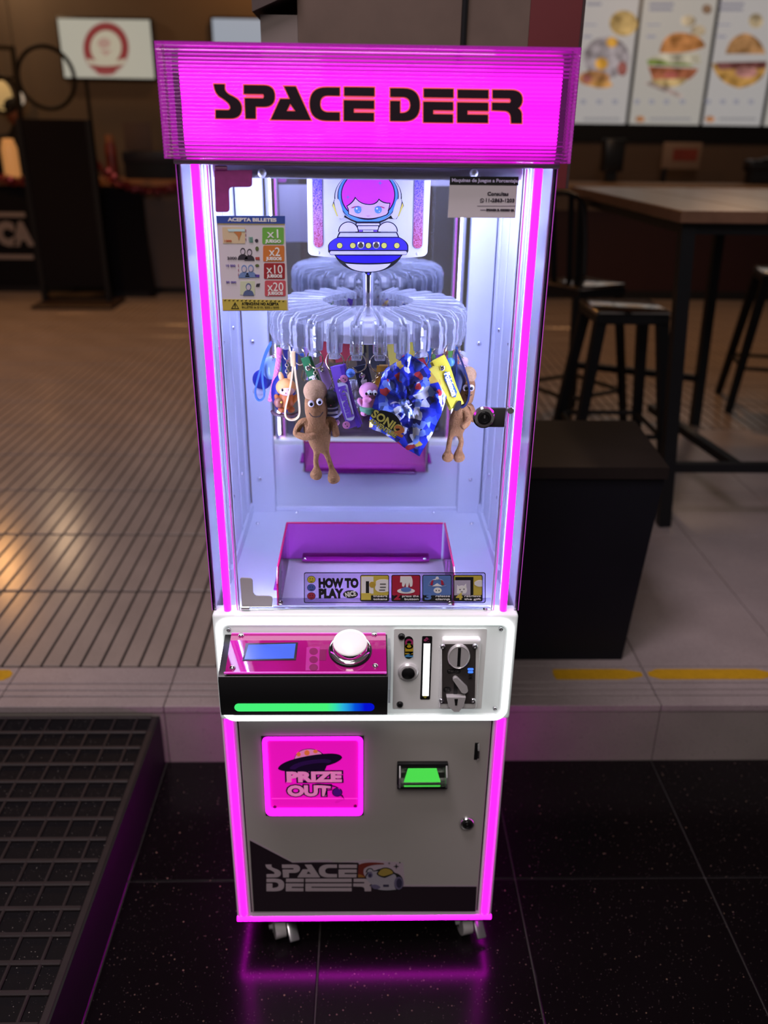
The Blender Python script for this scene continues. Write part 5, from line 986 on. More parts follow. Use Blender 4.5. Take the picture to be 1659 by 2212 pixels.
for bd, mm, dd in ((0.0016, M_k, 0.0), (0.0006, MY, 0.0005)):
    q = at(835, 911, 0.0245); text('SONIC', q.x - 0.0255, q.x + 0.0255, q.z, 0.0125, q.y - dd, mm, t, bold=bd, turn=rad(33), name='lettering')
    q = at(828, 925, 0.0243); text('ADVENTURE', q.x - 0.0245, q.x + 0.0245, q.z, 0.0072, q.y - dd, mm, t, bold=bd * 0.6, turn=rad(33), name='lettering')
q = at(862, 932, 0.0238); text('2', q.x - 0.007, q.x + 0.007, q.z, 0.014, q.y, mat('print_bag_orange', (0.70, 0.20, 0.04), 0.4), t, bold=0.0014, turn=rad(25))
c, a = clip_pos(1); MB().cyl(c, at(882, 768, 0.045), 0.003).build('bag_neck', mfo, t)
# 9 yellow strap with charm
t = Kc('keychain', at(965, 830, 0.08), 'yellow strap with blue-edged lettering and a yellow hand-shaped charm'); e = ring_on(3, t)
o, p = strap(t, [(944, 774), (957, 800), (970, 840), (986, 878)], 0.078, 0.0185, col('#d8cc3c'), True)
MB().ribbon([x + Vector((-0.003, 0.005, -0.004)) for x in p], 0.018, 0.003, (0, -1, 0)).build('strap_fold', col('#b8ac30'), t)
lb_ = [at(x, y, 0.0758) for x, y in ((961, 802), (970, 806), (977, 824), (987, 846), (984, 858), (976, 856), (970, 838), (960, 820))]
MB().prism([(v.x, v.z) for v in lb_], lambda a, b, d: (a, d, b), 0.0745, 0.0760).build('label', col('#3c64a8'), o)
q = at(973, 830, 0.0742); text('Pok\u00e9mon', q.x - 0.0195, q.x + 0.0195, q.z, 0.0085, q.y, M_w, o, bold=0.0008, turn=rad(68))
el_ = [at(x, y, 0.0758) for x, y in path([(980, 885), ('q', (985, 862), (996, 866)), ('q', (998, 878), (992, 884)), ('q', (985, 890), (980, 885))])]
MB().prism([(v.x, v.z) for v in el_], lambda a, b, d: (a, d, b), 0.0748, 0.0760).build('label', M_k, o)
chm = [at(x, y, 0.07) for x, y in ((935, 792), (947, 792), (953, 822), (949, 818), (946, 826), (941, 818), (934, 817), (928, 806), (921, 804), (925, 799))]
MB().prism([(v.x, v.z) for v in chm], lambda a, b, d: (a, d, b), 0.068, 0.073).build('charm', col('#dccf4c'), t); MB().ball(at(945, 832, 0.083), (0.012, 0.008, 0.016), 14, 10).build('lower_charm', col('#b89c34'), t)
chain(e, at(941, 793, 0.071), t, 3)
# 10 navy strap with blue bell
t = Kc('keychain', at(1000, 800, 0.11), 'navy loop strap with a blue bell, in front of the far right plush'); e = ring_on(4, t)
loop(t, [(985, 755), (992, 768), (1004, 800), (1013, 835), (1011, 862), (1000, 878), (988, 872), (984, 840), (986, 800), (984, 760)], 0.098, 0.003, col('#1c2450', 0.3), 0.008)
MB().ball(at(973, 782, 0.092), 0.0070, 16, 10).build('bell', col('#3c74b8', 0.3), t); MB().ball(at(988, 820, 0.116), (0.017, 0.012, 0.026), 16, 12).build('dark_figure', col('#242c50'), t)
chain(e, at(975, 775, 0.095), t, 3)
# 11 red strap
t = Kc('keychain', at(905, 790, 0.06), 'dark red strap between the foil bag and the yellow strap'); e = ring_on(2, t)
strap(t, [(902, 778), (908, 792), (914, 806), (918, 822)], 0.068, 0.0135, col('#8c1c24'))
# 12 lilac strap with green clip, behind the green one
t = Kc('keychain', at(700, 800, 0.1), 'lilac strap in the gap left of the purple one'); e = ring_on(-3, t, 0.008, 0.0150)
strap(t, [(690, 785), (698, 800), (706, 822), (712, 840)], 0.105, 0.0150, col('#c49cd8'), False)
# straps hanging from the rear half of the turntable
rear = [(6, '#c86a4a', '#e8c8d8', 'brick red strap with a pale rainbow tag at the far right edge'), (7, '#3c7cc8', '#d8d8e8', 'sky blue strap third back on the right side'), (8, '#7ac850', '#8c5cc0', 'light green strap with a violet charm at back right'), (9, '#9058c0', '#c87a3c', 'violet strap with an orange charm at back right'),
        (10, '#2c64b8', '#78b450', 'blue strap with a green tag at the back'), (11, '#d8c83c', '#3c8cc8', 'yellow strap with a teal charm at the back, right of the pole'), (12, '#d4c43c', '#5c9cd8', 'broad yellow strap behind the pole'), (13, '#141824', '#c8a060', 'black strap with a tan charm straight behind the pole'),
        (-14, '#181420', '#b8883c', 'black strap with an amber charm at the back, left of the pole'), (-13, '#a82030', '#d8b8b8', 'red strap with a white M and pale charm at the back left'), (-12, '#b02838', '#48a058', 'crimson strap with a green charm at back left'), (-11, '#c49cd4', '#4c78c8', 'pale lilac strap with a blue charm at back left'),
        (-10, '#38509c', '#d8c0a0', 'indigo strap with a cream charm on the left side'), (-9, '#2c3c9c', '#b0b4d8', 'deep blue strap with a silver charm on the left side'), (-8, '#48a060', '#e0a8b8', 'mint green strap with a pink charm on the left side')]
for k, c1, c2, lab in rear:
    cc, a = clip_pos(k); t = Kc('keychain', cc, lab); e = ring_on(k, t); d = Vector((sin(a), -cos(a), 0)); rg = random.Random(k * 7 + 1); sw = rg.uniform(-0.012, 0.012); L = rg.uniform(0.055, 0.085)
    tv = Vector((cos(a), sin(a), 0)); wdt = 0.034 if k in (12, 13, -13) else rg.uniform(0.016, 0.022)
    pp = smooth([e + Vector((0, 0, 0.003)), e + tv * sw * 0.3 - Vector((0, 0, L * 0.3)), e + tv * sw * 0.7 - Vector((0, 0, L * 0.7)), e + tv * sw - Vector((0, 0, L))], 3)
    so = MB().ribbon(pp, wdt, 0.003, d).build('strap', col(c1), t)
    MB().ball(pp[3] + d * 0.0020, 0.0030, 10, 6).build('press_stud', M_chrome, so)
    ch_ = pp[0] + d * 0.010 - tv * sw * 0.8 - Vector((0, 0, rg.uniform(0.028, 0.045)))
    MB().ball(ch_, (rg.uniform(0.009, 0.013), rg.uniform(0.008, 0.012), rg.uniform(0.010, 0.016)), 14, 10).build('charm', col(c2), t); MB().ball(ch_ + Vector((0, 0, 0.016)), 0.0075, 12, 8).build('charm_head', col(c2), t)
    chain(e, ch_ + Vector((0, 0, 0.02)), t, 3)
    if k == -13: text('M', 0, 0.020, 0, 0.018, 0, M_w, so, bold=0.002, name='lettering'); o_, w_, *_r = TEXTS.pop(); q = pp[0] - d * -0.0; TEXTS.append((o_, 0.018, q.x, q.z - 0.004, q.y - 0.0040, 0.0, 0.0))
# ------------------------------------------------------------------ black bin beside the machine
M_bin = mat('black_bin_plastic', (0.006, 0.006, 0.009), 0.5, spec=0.25, vary=0.2, scale=6)
binn = thing('litter_bin', (0.54, 0.97, S), 'large black litter bin with a flat lid standing right of the machine', 'bin')
b = MB(); v = [(0.330, 0.785, S), (0.740, 0.785, S), (0.740, 1.14, S), (0.330, 1.14, S), (0.300, 0.778, 0.752), (0.778, 0.778, 0.752), (0.806, 1.16, 0.752), (0.300, 1.16, 0.752)]
b.add(v, [(0, 1, 2, 3), (4, 5, 6, 7), (0, 1, 5, 4), (1, 2, 6, 5), (2, 3, 7, 6), (3, 0, 4, 7)]); b.build('body', M_bin, binn, smooth=False)
b = MB(); v = [(0.294, 0.770, 0.752), (0.784, 0.770, 0.752), (0.812, 1.168, 0.752), (0.294, 1.168, 0.752), (0.294, 0.770, 0.784), (0.784, 0.770, 0.784), (0.812, 1.168, 0.784), (0.294, 1.168, 0.784)]
b.add(v, [(0, 1, 2, 3), (4, 5, 6, 7), (0, 1, 5, 4), (1, 2, 6, 5), (2, 3, 7, 6), (3, 0, 4, 7)]); b.build('lid', mat('dark_brown_lid', (0.014, 0.010, 0.009), 0.45, spec=0.25, vary=0.3, scale=10), binn, smooth=False)

# ------------------------------------------------------------------ high table and stools on the right
M_wood = mat('brown_table_wood', (0.17, 0.085, 0.052), 0.30, vary=0.35, scale=14, bump=0.04)
tb = thing('high_table', (1.6, 2.5, S), 'high wooden table on a black steel frame at right', 'table')
for i in range(4): MB().rbox(1.052 + i * 0.30, 1.350 + i * 0.30, 1.700, 3.330, 1.305, 1.345, 0.004, 1).build('plank', M_wood, tb)
def bar(t, name, p, q, w, m=M_blackm): 
    p = Vector(p); q = Vector(q); d = (q - p).normalized(); f = (0, -1, 0) if abs(d.y) < 0.9 else (0, 0, 1); return MB().ribbon([p, q], w, w, f).build(name, m, t)
for (x0, y0), (x1, y1) in (((1.095, 1.755), (1.165, 1.712)), ((1.100, 3.28), (1.165, 3.32)), ((1.80, 1.755), (1.765, 1.712)), ((1.80, 3.22), (1.750, 2.985))): bar(tb, 'leg', (x0, y0, 1.305), (x1, y1, S), 0.046)
bar(tb, 'apron_bar', (1.08, 1.755, 1.285), (2.20, 1.755, 1.285), 0.036); bar(tb, 'apron_bar', (1.08, 3.28, 1.285), (2.20, 3.28, 1.285), 0.036); bar(tb, 'apron_bar', (1.10, 1.755, 1.285), (1.10, 3.28, 1.285), 0.036); bar(tb, 'apron_bar', (2.15, 1.755, 1.285), (2.15, 3.28, 1.285), 0.036)
bar(tb, 'foot_rail', (1.15, 1.722, 0.425), (1.775, 1.722, 0.425), 0.034); bar(tb, 'foot_rail', (1.15, 3.31, 0.425), (1.76, 3.03, 0.425), 0.034); bar(tb, 'centre_rail', (1.33, 2.50, 0.425), (1.42, 1.735, 0.425), 0.034)
M_seat = mat('polished_dark_steel', (0.50, 0.46, 0.44), 0.12, 1.0)
def stool(x, y, rz, label, back=True, zs=0.945):
    t = thing('bar_stool', (x, y, S), label, 'stool', 'bar stools round the high table'); R = Matrix.Translation((x, y, 0)) @ Matrix.Rotation(rz, 4, 'Z')
    MB().rbox(-0.150, 0.150, -0.150, 0.150, zs - 0.018, zs, 0.012, 3, R).build('seat', M_seat, t)
    MB().rbox(-0.148, 0.148, -0.148, 0.148, zs - 0.055, zs - 0.018, 0.004, 1, R).build('seat_skirt', M_blackm, t)
    lg = []
    for sx in (-1, 1):
        for sy in (-1, 1):
            a = R @ Vector((sx * 0.125, sy * 0.125, zs - 0.05)); b_ = R @ Vector((sx * 0.205, sy * 0.205, S)); MB().ribbon([a, b_], [0.050, 0.034], 0.026, R.to_3x3() @ Vector((0.3, -1, 0))).build('leg', M_blackm, t)
    for z, w in ((0.43, 0.172),):
        cs = [R @ Vector((sx * w, sy * w, z)) for sx, sy in ((-1, -1), (1, -1), (1, 1), (-1, 1))]
        for i in range(4): MB().tube([cs[i], cs[(i + 1) % 4]], 0.011, 8).build('foot_rail', M_blackm, t)
    if back:
        hoop = smooth([R @ Vector(q) for q in ((-0.145, 0.135, zs), (-0.150, 0.165, zs + 0.20), (-0.125, 0.185, zs + 0.34), (0, 0.195, zs + 0.385), (0.125, 0.185, zs + 0.34), (0.150, 0.165, zs + 0.20), (0.145, 0.135, zs))])
        MB().tube(hoop, 0.012, 8).build('back_hoop', M_blackm, t)
        for q in (-0.05, 0.05): MB().ribbon([R @ Vector((q, 0.140, zs)), R @ Vector((q * 1.2, 0.190, zs + 0.37))], 0.035, 0.005, R.to_3x3() @ Vector((0, -1, 0))).build('back_slat', M_blackm, t)
    return t
stool(1.03, 2.84, rad(30), 'black bar stool with a hooped back behind the litter bin, its seat reflecting light', True)
stool(1.06, 2.23, rad(0), 'black backless bar stool nearest the litter bin', False)
stool(2.27, 3.36, rad(-14), 'black bar stool at the right edge of the view beyond the table', False, 0.94)

# ------------------------------------------------------------------ menu boards, bar and back bar on the right
YM2 = 8.36
M_bd = [mat('lit_menu_board', (0.5, 0.5, 0.5), 0.4, emit=(0.255, 0.26, 0.265), es=1.0), mat('lit_menu_board_warm', (0.5, 0.5, 0.5), 0.4, emit=(0.245, 0.248, 0.235), es=1.0)]
def lit(h, k=1.0, sc=0):
    c = lin(h); m = mat('screen_' + h[1:] + ('_food' if sc else ''), (0.02, 0.02, 0.02), 0.5, emit=c, es=k)
    if sc and len(m.node_tree.nodes) < 4:     # the mottled look of photographed food
        nt = m.node_tree; tc = nt.nodes.new('ShaderNodeTexCoord'); n = nt.nodes.new('ShaderNodeTexNoise'); n.inputs['Scale'].default_value = sc; n.inputs['Detail'].default_value = 3; r = nt.nodes.new('ShaderNodeValToRGB')
        r.color_ramp.elements[0].position = 0.34; r.color_ramp.elements[0].color = (*[x * 0.42 for x in c], 1); r.color_ramp.elements[1].position = 0.66; r.color_ramp.elements[1].color = (*[min(1, x * 1.25 + 0.03) for x in c], 1)
        nt.links.new(tc.outputs['Object'], n.inputs['Vector']); nt.links.new(n.outputs['Fac'], r.inputs[0]); nt.links.new(r.outputs[0], nt.nodes['Principled BSDF'].inputs['Emission Color'])
    return m
BD = [((1232, 0, 1392, 268), 0), ((1362, 0, 1544, 270), 1), ((1513, 0, 1700, 272), 2), ((1648, 0, 1850, 275), 3)]
p270 = P(1500, 270, Y=YM2).z; ztop = 3.45
xs = [(P(a, 270, Y=YM2).x, P(b, 270, Y=YM2).x) for a, b in ((1222, 1349), (1357, 1508), (1516, 1640), (1648, 1780))]
CBm = Crop(1220, 0, 3.779, YM2 - 0.022)
labs = ['lit menu board with a mixed platter, leftmost of the boards', 'lit menu board with a tall burger with lettuce', 'lit menu board with a burger on fries', 'lit menu board cut off by the right edge of the view']
bobj = []
for i, (x0, x1) in enumerate(xs):
    t = thing('menu_board', ((x0 + x1) / 2, YM2, p270), labs[i], 'menu board', 'menu boards over the bar'); bobj.append(t)
    MB().box(x0 - 0.02, x1 + 0.02, YM2 - 0.014, YM2 + 0.06, p270 - 0.03, ztop + 0.03).build('frame', M_black, t)
    MB().box(x0, x1, YM2 - 0.02, YM2 - 0.014, p270, ztop).build('panel', M_bd[i % 2], t)
def bp(i, polys, h, d=0.0, k=1.0): CBm.flat('print', polys, lit(h, k, 9 if d else 0), bobj[i], d, th=0.0005)
G1 = '#8c8a90'
for i, ox in ((0, -90), (1, 430), (2, 1005)):
    bp(i, [rect(690 - 430 + ox, 20, 890 - 430 + ox, 48), rect(690 - 430 + ox, 62, 880 - 430 + ox, 90)] if i else [rect(180, 20, 300, 45)], '#7c7880')
    bp(i, [rect(ox + 240, 195, ox + 350, 210), rect(ox + 240, 285, ox + 310, 312)], '#85828a')
for i, xx in ((0, (150, 280, 410)), (1, (590, 710, 830, 960)), (2, (1170, 1290, 1400, 1520))): bp(i, [rect(x - 22, 810, x + 22, 850) for x in xx], '#84828a')
for i, x in ((1, 615), (2, 1185)): bp(i, [circ(x, 972, 38, 26)], '#a0693e', 0.001)
for i, (a, b_) in enumerate(((150, 450), (690, 1030), (1260, 1560))): bp(i, [rect(a, 960, b_, 982)], '#827f80')
bp(0, [circ(480, 190, 115, 105)], '#a8874e', 0.0004); bp(0, [circ(340, 470, 190, 170)], '#8d8284', 0.0005); bp(0, [circ(240, 640, 130, 65)], '#9a6838', 0.001); bp(0, [circ(300, 520, 52, 50), circ(385, 345, 48, 42)], '#b8821c', 0.002); bp(0, [circ(470, 560, 40, 60), circ(180, 640, 40, 40)], '#7a3c34', 0.0015); bp(0, [circ(300, 690, 90, 30)], '#b07c3a', 0.0022)
bp(1, [path([(770, 430), ('q', (800, 270), (930, 265)), ('q', (1120, 270), (1150, 380)), ('q', (1000, 450), (770, 430))])], '#a0642c', 0.001); bp(1, [path([(690, 470), ('q', (800, 430), (1100, 440)), (1110, 520), (690, 530)])], '#a49a84', 0.0012); bp(1, [path([(670, 490), ('q', (780, 470), (860, 520)), ('q', (980, 500), (1060, 540)), (680, 530)])], '#6a7a24', 0.002); bp(1, [path([(680, 540), (1090, 560), ('q', (1060, 640), (960, 670)), (720, 660)])], '#8a4826', 0.0015); bp(1, [path([(700, 650), (1000, 640), ('q', (980, 700), (860, 710)), ('q', (740, 710), (700, 650))])], '#a68a58', 0.002); bp(1, [circ(870, 610, 60, 30)], '#96463a', 0.0025); bp(1, [path([(640, 680), (740, 660), (970, 780), (940, 800)])], '#948078', 0.0008); bp(1, [circ(1010, 170, 60, 45), circ(1090, 250, 60, 45)], '#ab9678', 0.0008); bp(1, [circ(1160, 75, 40, 40)], '#6e5038', 0.0008)
bp(2, [path([(1310, 440), ('q', (1340, 290), (1470, 270)), ('q', (1600, 290), (1640, 440))])], '#94683a', 0.001); bp(2, [path([(1200, 520), (1650, 520), ('q', (1640, 690), (1420, 720)), ('q', (1240, 680), (1200, 520))])], '#a07430', 0.001); bp(2, [path([(1230, 510), (1650, 500), (1640, 560), (1260, 570)])], '#5c2824', 0.0015); bp(2, [circ(1480, 590, 90, 45)], '#a06a62', 0.002); bp(2, [circ(1560, 170, 60, 60)], '#a08c6c', 0.0008)
# dark panel and counter
rb_ = thing('bar_counter', (3.2, 6.9, S), 'long bar counter with a dark red front at right', 'counter')
MB().box(1.0, 6.6, 6.875, 7.30, S, 0.985).build('front', mat('dark_red_panel', (0.028, 0.006, 0.006), 0.5, vary=0.2, scale=3), rb_)
zt_ = P(1500, 400, Y=6.86).z
MB().box(1.0, 6.6, 6.86, 7.30, 0.985, zt_ - 0.05).build('upper_front', mat('brown_counter_front', (0.12, 0.078, 0.052), 0.6, vary=0.1, scale=4), rb_)
MB().rbox(0.95, 6.65, 6.80, 7.40, zt_ - 0.05, zt_, 0.006, 1).build('worktop', mat('light_wood_worktop', (0.30, 0.19, 0.11), 0.35, vary=0.2, scale=10), rb_)
MB().box(1.0, 6.6, 6.87, 6.878, S, S + 0.08).build('plinth', M_black, rb_)
bb = thing('back_bar', (3.2, 8.3, S), 'brown back bar wall panel with a dark header under the menu boards', 'cabinet')
MB().box(1.2, 6.6, 8.36, 8.48, S, 1.70).build('panel', mat('brown_back_panel', (0.13, 0.080, 0.052), 0.6, vary=0.1, scale=3), bb); zh = P(1500, 308, Y=8.36).z
MB().box(1.2, 6.6, 8.31, 8.48, zh, p270 - 0.035).build('header', M_blackm, bb)
def pbox(x0, y0, x1, y1, Y, dy, m, n, cat, label, bev=0.006):
    a = P(x0, y0, Y=Y); b_ = P(x1, y1, Y=Y); t = thing(n, ((a.x + b_.x) / 2, Y, min(a.z, b_.z)), label, cat)
    o = MB().rbox(min(a.x, b_.x), max(a.x, b_.x), Y, Y + dy, min(a.z, b_.z), max(a.z, b_.z), bev, 2).build('body', m, t); return t, o, a, b_
t, o, a, b_ = pbox(1312, 300, 1345, 372, 7.2, 0.18, M_black, 'till_screen', 'screen', 'black till screen on the bar counter below the menu boards'); MB().box((a.x + b_.x) / 2 - 0.05, (a.x + b_.x) / 2 + 0.05, 7.24, 7.33, zt_, b_.z).build('stand', M_black, t)
t, o, a, b_ = pbox(1436, 307, 1510, 366, 7.9, 0.03, mat('cream_card', (0.26, 0.17, 0.12), 0.6), 'poster', 'poster', 'small framed poster with a red picture behind the bar'); MB().box(a.x + 0.10, b_.x - 0.04, 7.895, 7.9, b_.z + 0.08, a.z - 0.06).build('picture', mat('red_picture', (0.24, 0.035, 0.02), 0.5, vary=0.3, scale=9), t)
MB().box(a.x + 0.02, a.x + 0.06, 7.90, 7.95, zt_ - 0.02, b_.z + 0.01).build('post', M_black, t)
MB().box(a.x - 0.05, b_.x + 0.05, 7.88, 8.2, S, zt_ - 0.02).build('base_cabinet', M_black, t)
t, o, a, b_ = pbox(1625, 345, 1700, 372, 7.15, 0.2, M_black, 'card_terminal', 'terminal', 'black terminal on the bar counter at the right edge', 0.02); MB().ball(((a.x + b_.x) / 2, 7.2, a.z), (0.08, 0.06, 0.02), 12, 8).build('top_cap', M_black, t); MB().box(a.x + 0.02, b_.x - 0.02, 7.16, 7.3, zt_, b_.z + 0.01).build('foot', M_black, t)

# ------------------------------------------------------------------ left background
def screen(px, label, logo):
    a = P(px[0], px[1], Y=8.42); b_ = P(px[2], px[3], Y=8.42); t = thing('wall_screen', ((a.x + b_.x) / 2, 8.45, b_.z), label, 'screen', 'lit screens on the left wall')
    MB().rbox(a.x - 0.02, b_.x + 0.02, 8.424, 8.48, b_.z - 0.02, a.z + 0.02, 0.008, 2).build('case', M_black, t)
    MB().box(a.x, b_.x, 8.416, 8.424, b_.z, a.z).build('display', logo, t); return t
M_scr = mat('lit_screen_cream', (0.1, 0.1, 0.1), 0.4, emit=(0.33, 0.325, 0.27), es=1.0)
t = screen((124, 40, 334, 170), 'lit wall screen with a round red emblem', M_scr)
CL = Crop(0, 0, 3.95, 8.412)
for polys, h, d in (([circ(905, 415, 198, 232, 40)], '#97857a', 0), ([circ(905, 408, 192, 215, 40)], '#74262a', 0.002), ([circ(905, 405, 132, 146, 36)], '#a59c88', 0.004), ([path([(745, 500), ('q', (905, 550), (1072, 500)), (1062, 545), ('q', (905, 585), (755, 545))])], '#a59c88', 0.005), ([circ(905, 618, 85, 20)], '#7c3436', 0.006), ([circ(890, 370, 55, 45), path([(850, 430), (960, 430), (905, 480)])], '#9a7c70', 0.007)):
    CL.flat('print', polys, lit(h), t, d, th=0.001)
t2 = screen((458, 40, 640, 150), 'lit blue-grey wall screen half hidden behind the machine top', mat('lit_screen_blue_grey', (0.1, 0.1, 0.1), 0.4, emit=(0.26, 0.30, 0.36), es=1.0))
# counter
M_ctop = mat('orange_brown_wood_top', (0.30, 0.13, 0.05), 0.4, vary=0.25, scale=10)
lc = thing('service_counter', (-2.8, 7.2, S), 'service counter with a wooden top and black front at left', 'counter')
zc = P(300, 388, Y=7.0).z; xr = P(393, 500, Y=7.0).x
MB().box(-5.2, -2.05, 7.0, 7.6, S, zc - 0.06).build('black_front', mat('black_counter_front', (0.006, 0.005, 0.006), 0.7, spec=0.15), lc)
MB().box(-2.05, -0.9, 7.03, 7.6, S, zc - 0.06).build('grey_front', mat('grey_brown_counter_front', (0.085, 0.060, 0.052), 0.7), lc, 'grey-brown front of the counter')
MB().rbox(-5.2, -0.88, 6.95, 7.70, zc - 0.06, zc, 0.008, 1).build('worktop', M_ctop, lc)
MB().box(-5.2, -0.9, 6.998, 7.0, S, S + 0.05).build('plinth', M_black, lc)
CL2 = Crop(0, 340, 3.95, 6.996); M_cw = mat('chalk_white_letters', (0.26, 0.21, 0.19), 0.6)
q0 = CL2.pt(0, 575); q1 = CL2.pt(270, 750); w = (q1[0] - q0[0])
text('CA', q0[0] - w * 0.12, q1[0], (q0[1] + q1[1]) / 2, q0[1] - q1[1], 6.990, M_cw, lc, bold=0.022)
for y0, y1, xr_ in ((460, 510, 220), (822, 868, 290)): a = CL2.pt(-600, y0); b_ = CL2.pt(xr_, y1); MB().box(a[0], b_[0], 6.986, 6.998, b_[1], a[1]).build('white_line', M_cw, lc)
# chalkboard stand
cbd = thing('chalkboard_stand', (-2.7, 6.25, S), 'tall black chalkboard stand in front of the counter', 'sign'); 
za = P(110, 258, Y=6.35).z; x0 = P(38, 258, Y=6.35).x; x1 = P(198, 258, Y=6.35).x
M_cb = mat('chalkboard', (0.005, 0.004, 0.006), 0.8, spec=0.1)
fr_ = lambda a, b, d: (a, 6.30 + d + (za - b) * 0.0, b)
MB().box(x0, x1, 6.30, 6.335, S + 0.16, za).build('board', M_cb, cbd)
for a, b_ in ((x0, x0 + 0.04), (x1 - 0.04, x1)): MB().box(a, b_, 6.29, 6.34, S + 0.03, za).build('post', M_blackm, cbd)
MB().rbox(x0 - 0.03, x1 + 0.06, 6.08, 6.55, S, S + 0.035, 0.008, 1).build('base', mat('dark_brown_base', (0.022, 0.011, 0.008), 0.5), cbd)
M_ch = mat('faint_chalk', (0.035, 0.026, 0.030), 0.8)
bb2 = thing('black_panel', (-2.3, 6.7, S), 'plain black panel leaning on the counter right of the chalkboard', 'panel')
xa = P(210, 420, Y=6.75).x; xb = P(300, 420, Y=6.75).x; zb_ = P(280, 412, Y=6.75).z
MB().prism([(xa, zb_), (xb, zb_ - 0.02), (xb + 0.06, S), (xa, S)], lambda a, b, d: (a, 6.75 + d, b), 0, 0.04).build('board', M_cb, bb2, smooth=False); MB().box(xa, xb, 6.745, 6.80, S, S + 0.05).build('foot', M_blackm, bb2)
# ring partition
M_ring2 = mat('dark_bronze_metal', (0.004, 0.003, 0.003), 0.6, spec=0.15)
YR = 6.6
hp = thing('ring_partition', (-2.7, YR, S), 'dark metal partition with a large round hoop at upper left', 'partition')
c0 = P(100, 168, Y=YR); Rr = (P(162, 168, Y=YR).x - P(38, 168, Y=YR).x) / 2 - 0.005
MB().tube([c0 + Vector((Rr * cos(2 * pi * i / 48), 0, Rr * sin(2 * pi * i / 48))) for i in range(48)], 0.017, 8, True).build('hoop', M_ring2, hp)
c1 = P(4, 205, Y=YR); MB().tube([c1 + Vector((0.125 * cos(2 * pi * i / 40), 0, 0.135 * sin(2 * pi * i / 40))) for i in range(40)], 0.015, 8, True).build('hoop', M_ring2, hp)
def pbar(n, a, b_, w, m, t, Y): p = P(*a, Y=Y); q = P(*b_, Y=Y); MB().ribbon([p, q], w, w, (0, -1, 0)).build(n, m, t)
pbar('post', (27, 103), (46, 268), 0.035, M_ring2, hp, YR); pbar('rail', (-40, 101), (30, 104), 0.035, M_ring2, hp, YR); pbar('rail', (-40, 172), (40, 168), 0.025, M_ring2, hp, YR)
xq = P(186, 175, Y=YR).x; MB().box(xq - 0.012, xq + 0.012, YR - 0.012, YR + 0.012, S, P(186, 172, Y=YR).z).build('post', M_ring2, hp); pbar('rail', (158, 172), (188, 172), 0.022, M_ring2, hp, YR)
for px in (46,): x = P(px, 268, Y=YR).x; MB().box(x - 0.015, x + 0.015, YR - 0.015, YR + 0.015, S, P(px, 266, Y=YR).z).build('post', M_ring2, hp)
# lamps and small things on the counter
t = thing('globe_lamp', P(5, 205, Y=8.1), 'warm round globe lamp at the left edge', 'lamp'); g0 = P(3, 206, Y=8.1)
MB().ball(g0, (0.10, 0.10, 0.14), 20, 14).build('globe', mat('warm_globe', (0.5, 0.4, 0.2), 0.5, emit=(0.34, 0.22, 0.085), es=0.9), t); MB().cyl(g0 + Vector((0, 0, 0.13)), Vector((g0.x, g0.y, 4.0)), 0.006).build('cord', M_black, t)
t = thing('small_lamp', P(45, 212, Y=8.1), 'small white capsule lamp right of the globe lamp', 'lamp'); g1 = P(45, 213, Y=8.1)
MB().ball(g1, (0.035, 0.035, 0.058), 16, 12).build('bulb', mat('white_capsule', (0.5, 0.45, 0.4), 0.5, emit=(0.30, 0.25, 0.19), es=0.9), t); MB().cyl(g1 + Vector((0, 0, 0.05)), Vector((g1.x, g1.y, 4.0)), 0.004).build('cord', M_black, t)
def jar(px, py0, py1, hw, prof, m, label, n='bottle', cap=None):
    a = P(px, py1, Y=7.25); zt2 = P(px, py0, Y=7.25).z; t = thing(n, (a.x, 7.25, zc), label, n); h = zt2 - zc; r = hw
    MB().lathe([(r * p, zc + 0.001 + h * q) for p, q in prof], (a.x, 7.25, 0), 18).build('body', m, t)
    if cap: MB().lathe([(r * 0.72, zt2 - 0.06), (r * 0.72, zt2), (0, zt2 + 0.004)], (a.x, 7.25, 0), 16).build('cap', cap, t)
    return t
jar(24, 300, 352, 0.072, [(0.95, 0), (1, 0.05), (1, 0.75), (0.8, 0.9), (0.72, 0.93)], mat('amber_glow_jar', (0.62, 0.33, 0.13), 0.4, emit=(0.30, 0.14, 0.045), es=0.9), 'amber jar with its own glow on the wooden counter', 'lamp', mat('amber_cap', (0.6, 0.3, 0.12), 0.5, emit=(0.45, 0.20, 0.06), es=0.8))  # jar and cap both given a glow of their own
jar(242, 292, 352, 0.052, [(1, 0), (1, 0.7), (0.7, 0.85), (0.7, 0.95)], mat('red_bottle', (0.17, 0.018, 0.012), 0.4), 'red bottle with an orange cap on the wooden counter', 'bottle', mat('orange_cap', (0.30, 0.12, 0.05), 0.5))
t, o, a, b_ = pbox(264, 263, 330, 328, 7.35, 0.02, mat('grey_brown_notice', (0.085, 0.058, 0.052), 0.7), 'notice_card', 'notice', 'grey notice card standing behind the dark box on the counter'); MB().box(a.x + 0.05, b_.x - 0.05, 7.35, 7.45, zc, b_.z + 0.01).build('foot', M_black, t)
t, o, a, b_ = pbox(262, 326, 378, 352, 7.15, 0.18, mat('dark_blue_black_box', (0.010, 0.009, 0.016), 0.5), 'dark_box', 'box', 'low dark box on the wooden counter beside the red bottle'); o.location.z = 0; MB().box(a.x + 0.01, b_.x - 0.01, 7.16, 7.32, zc, b_.z + 0.005).build('base', M_black, t)
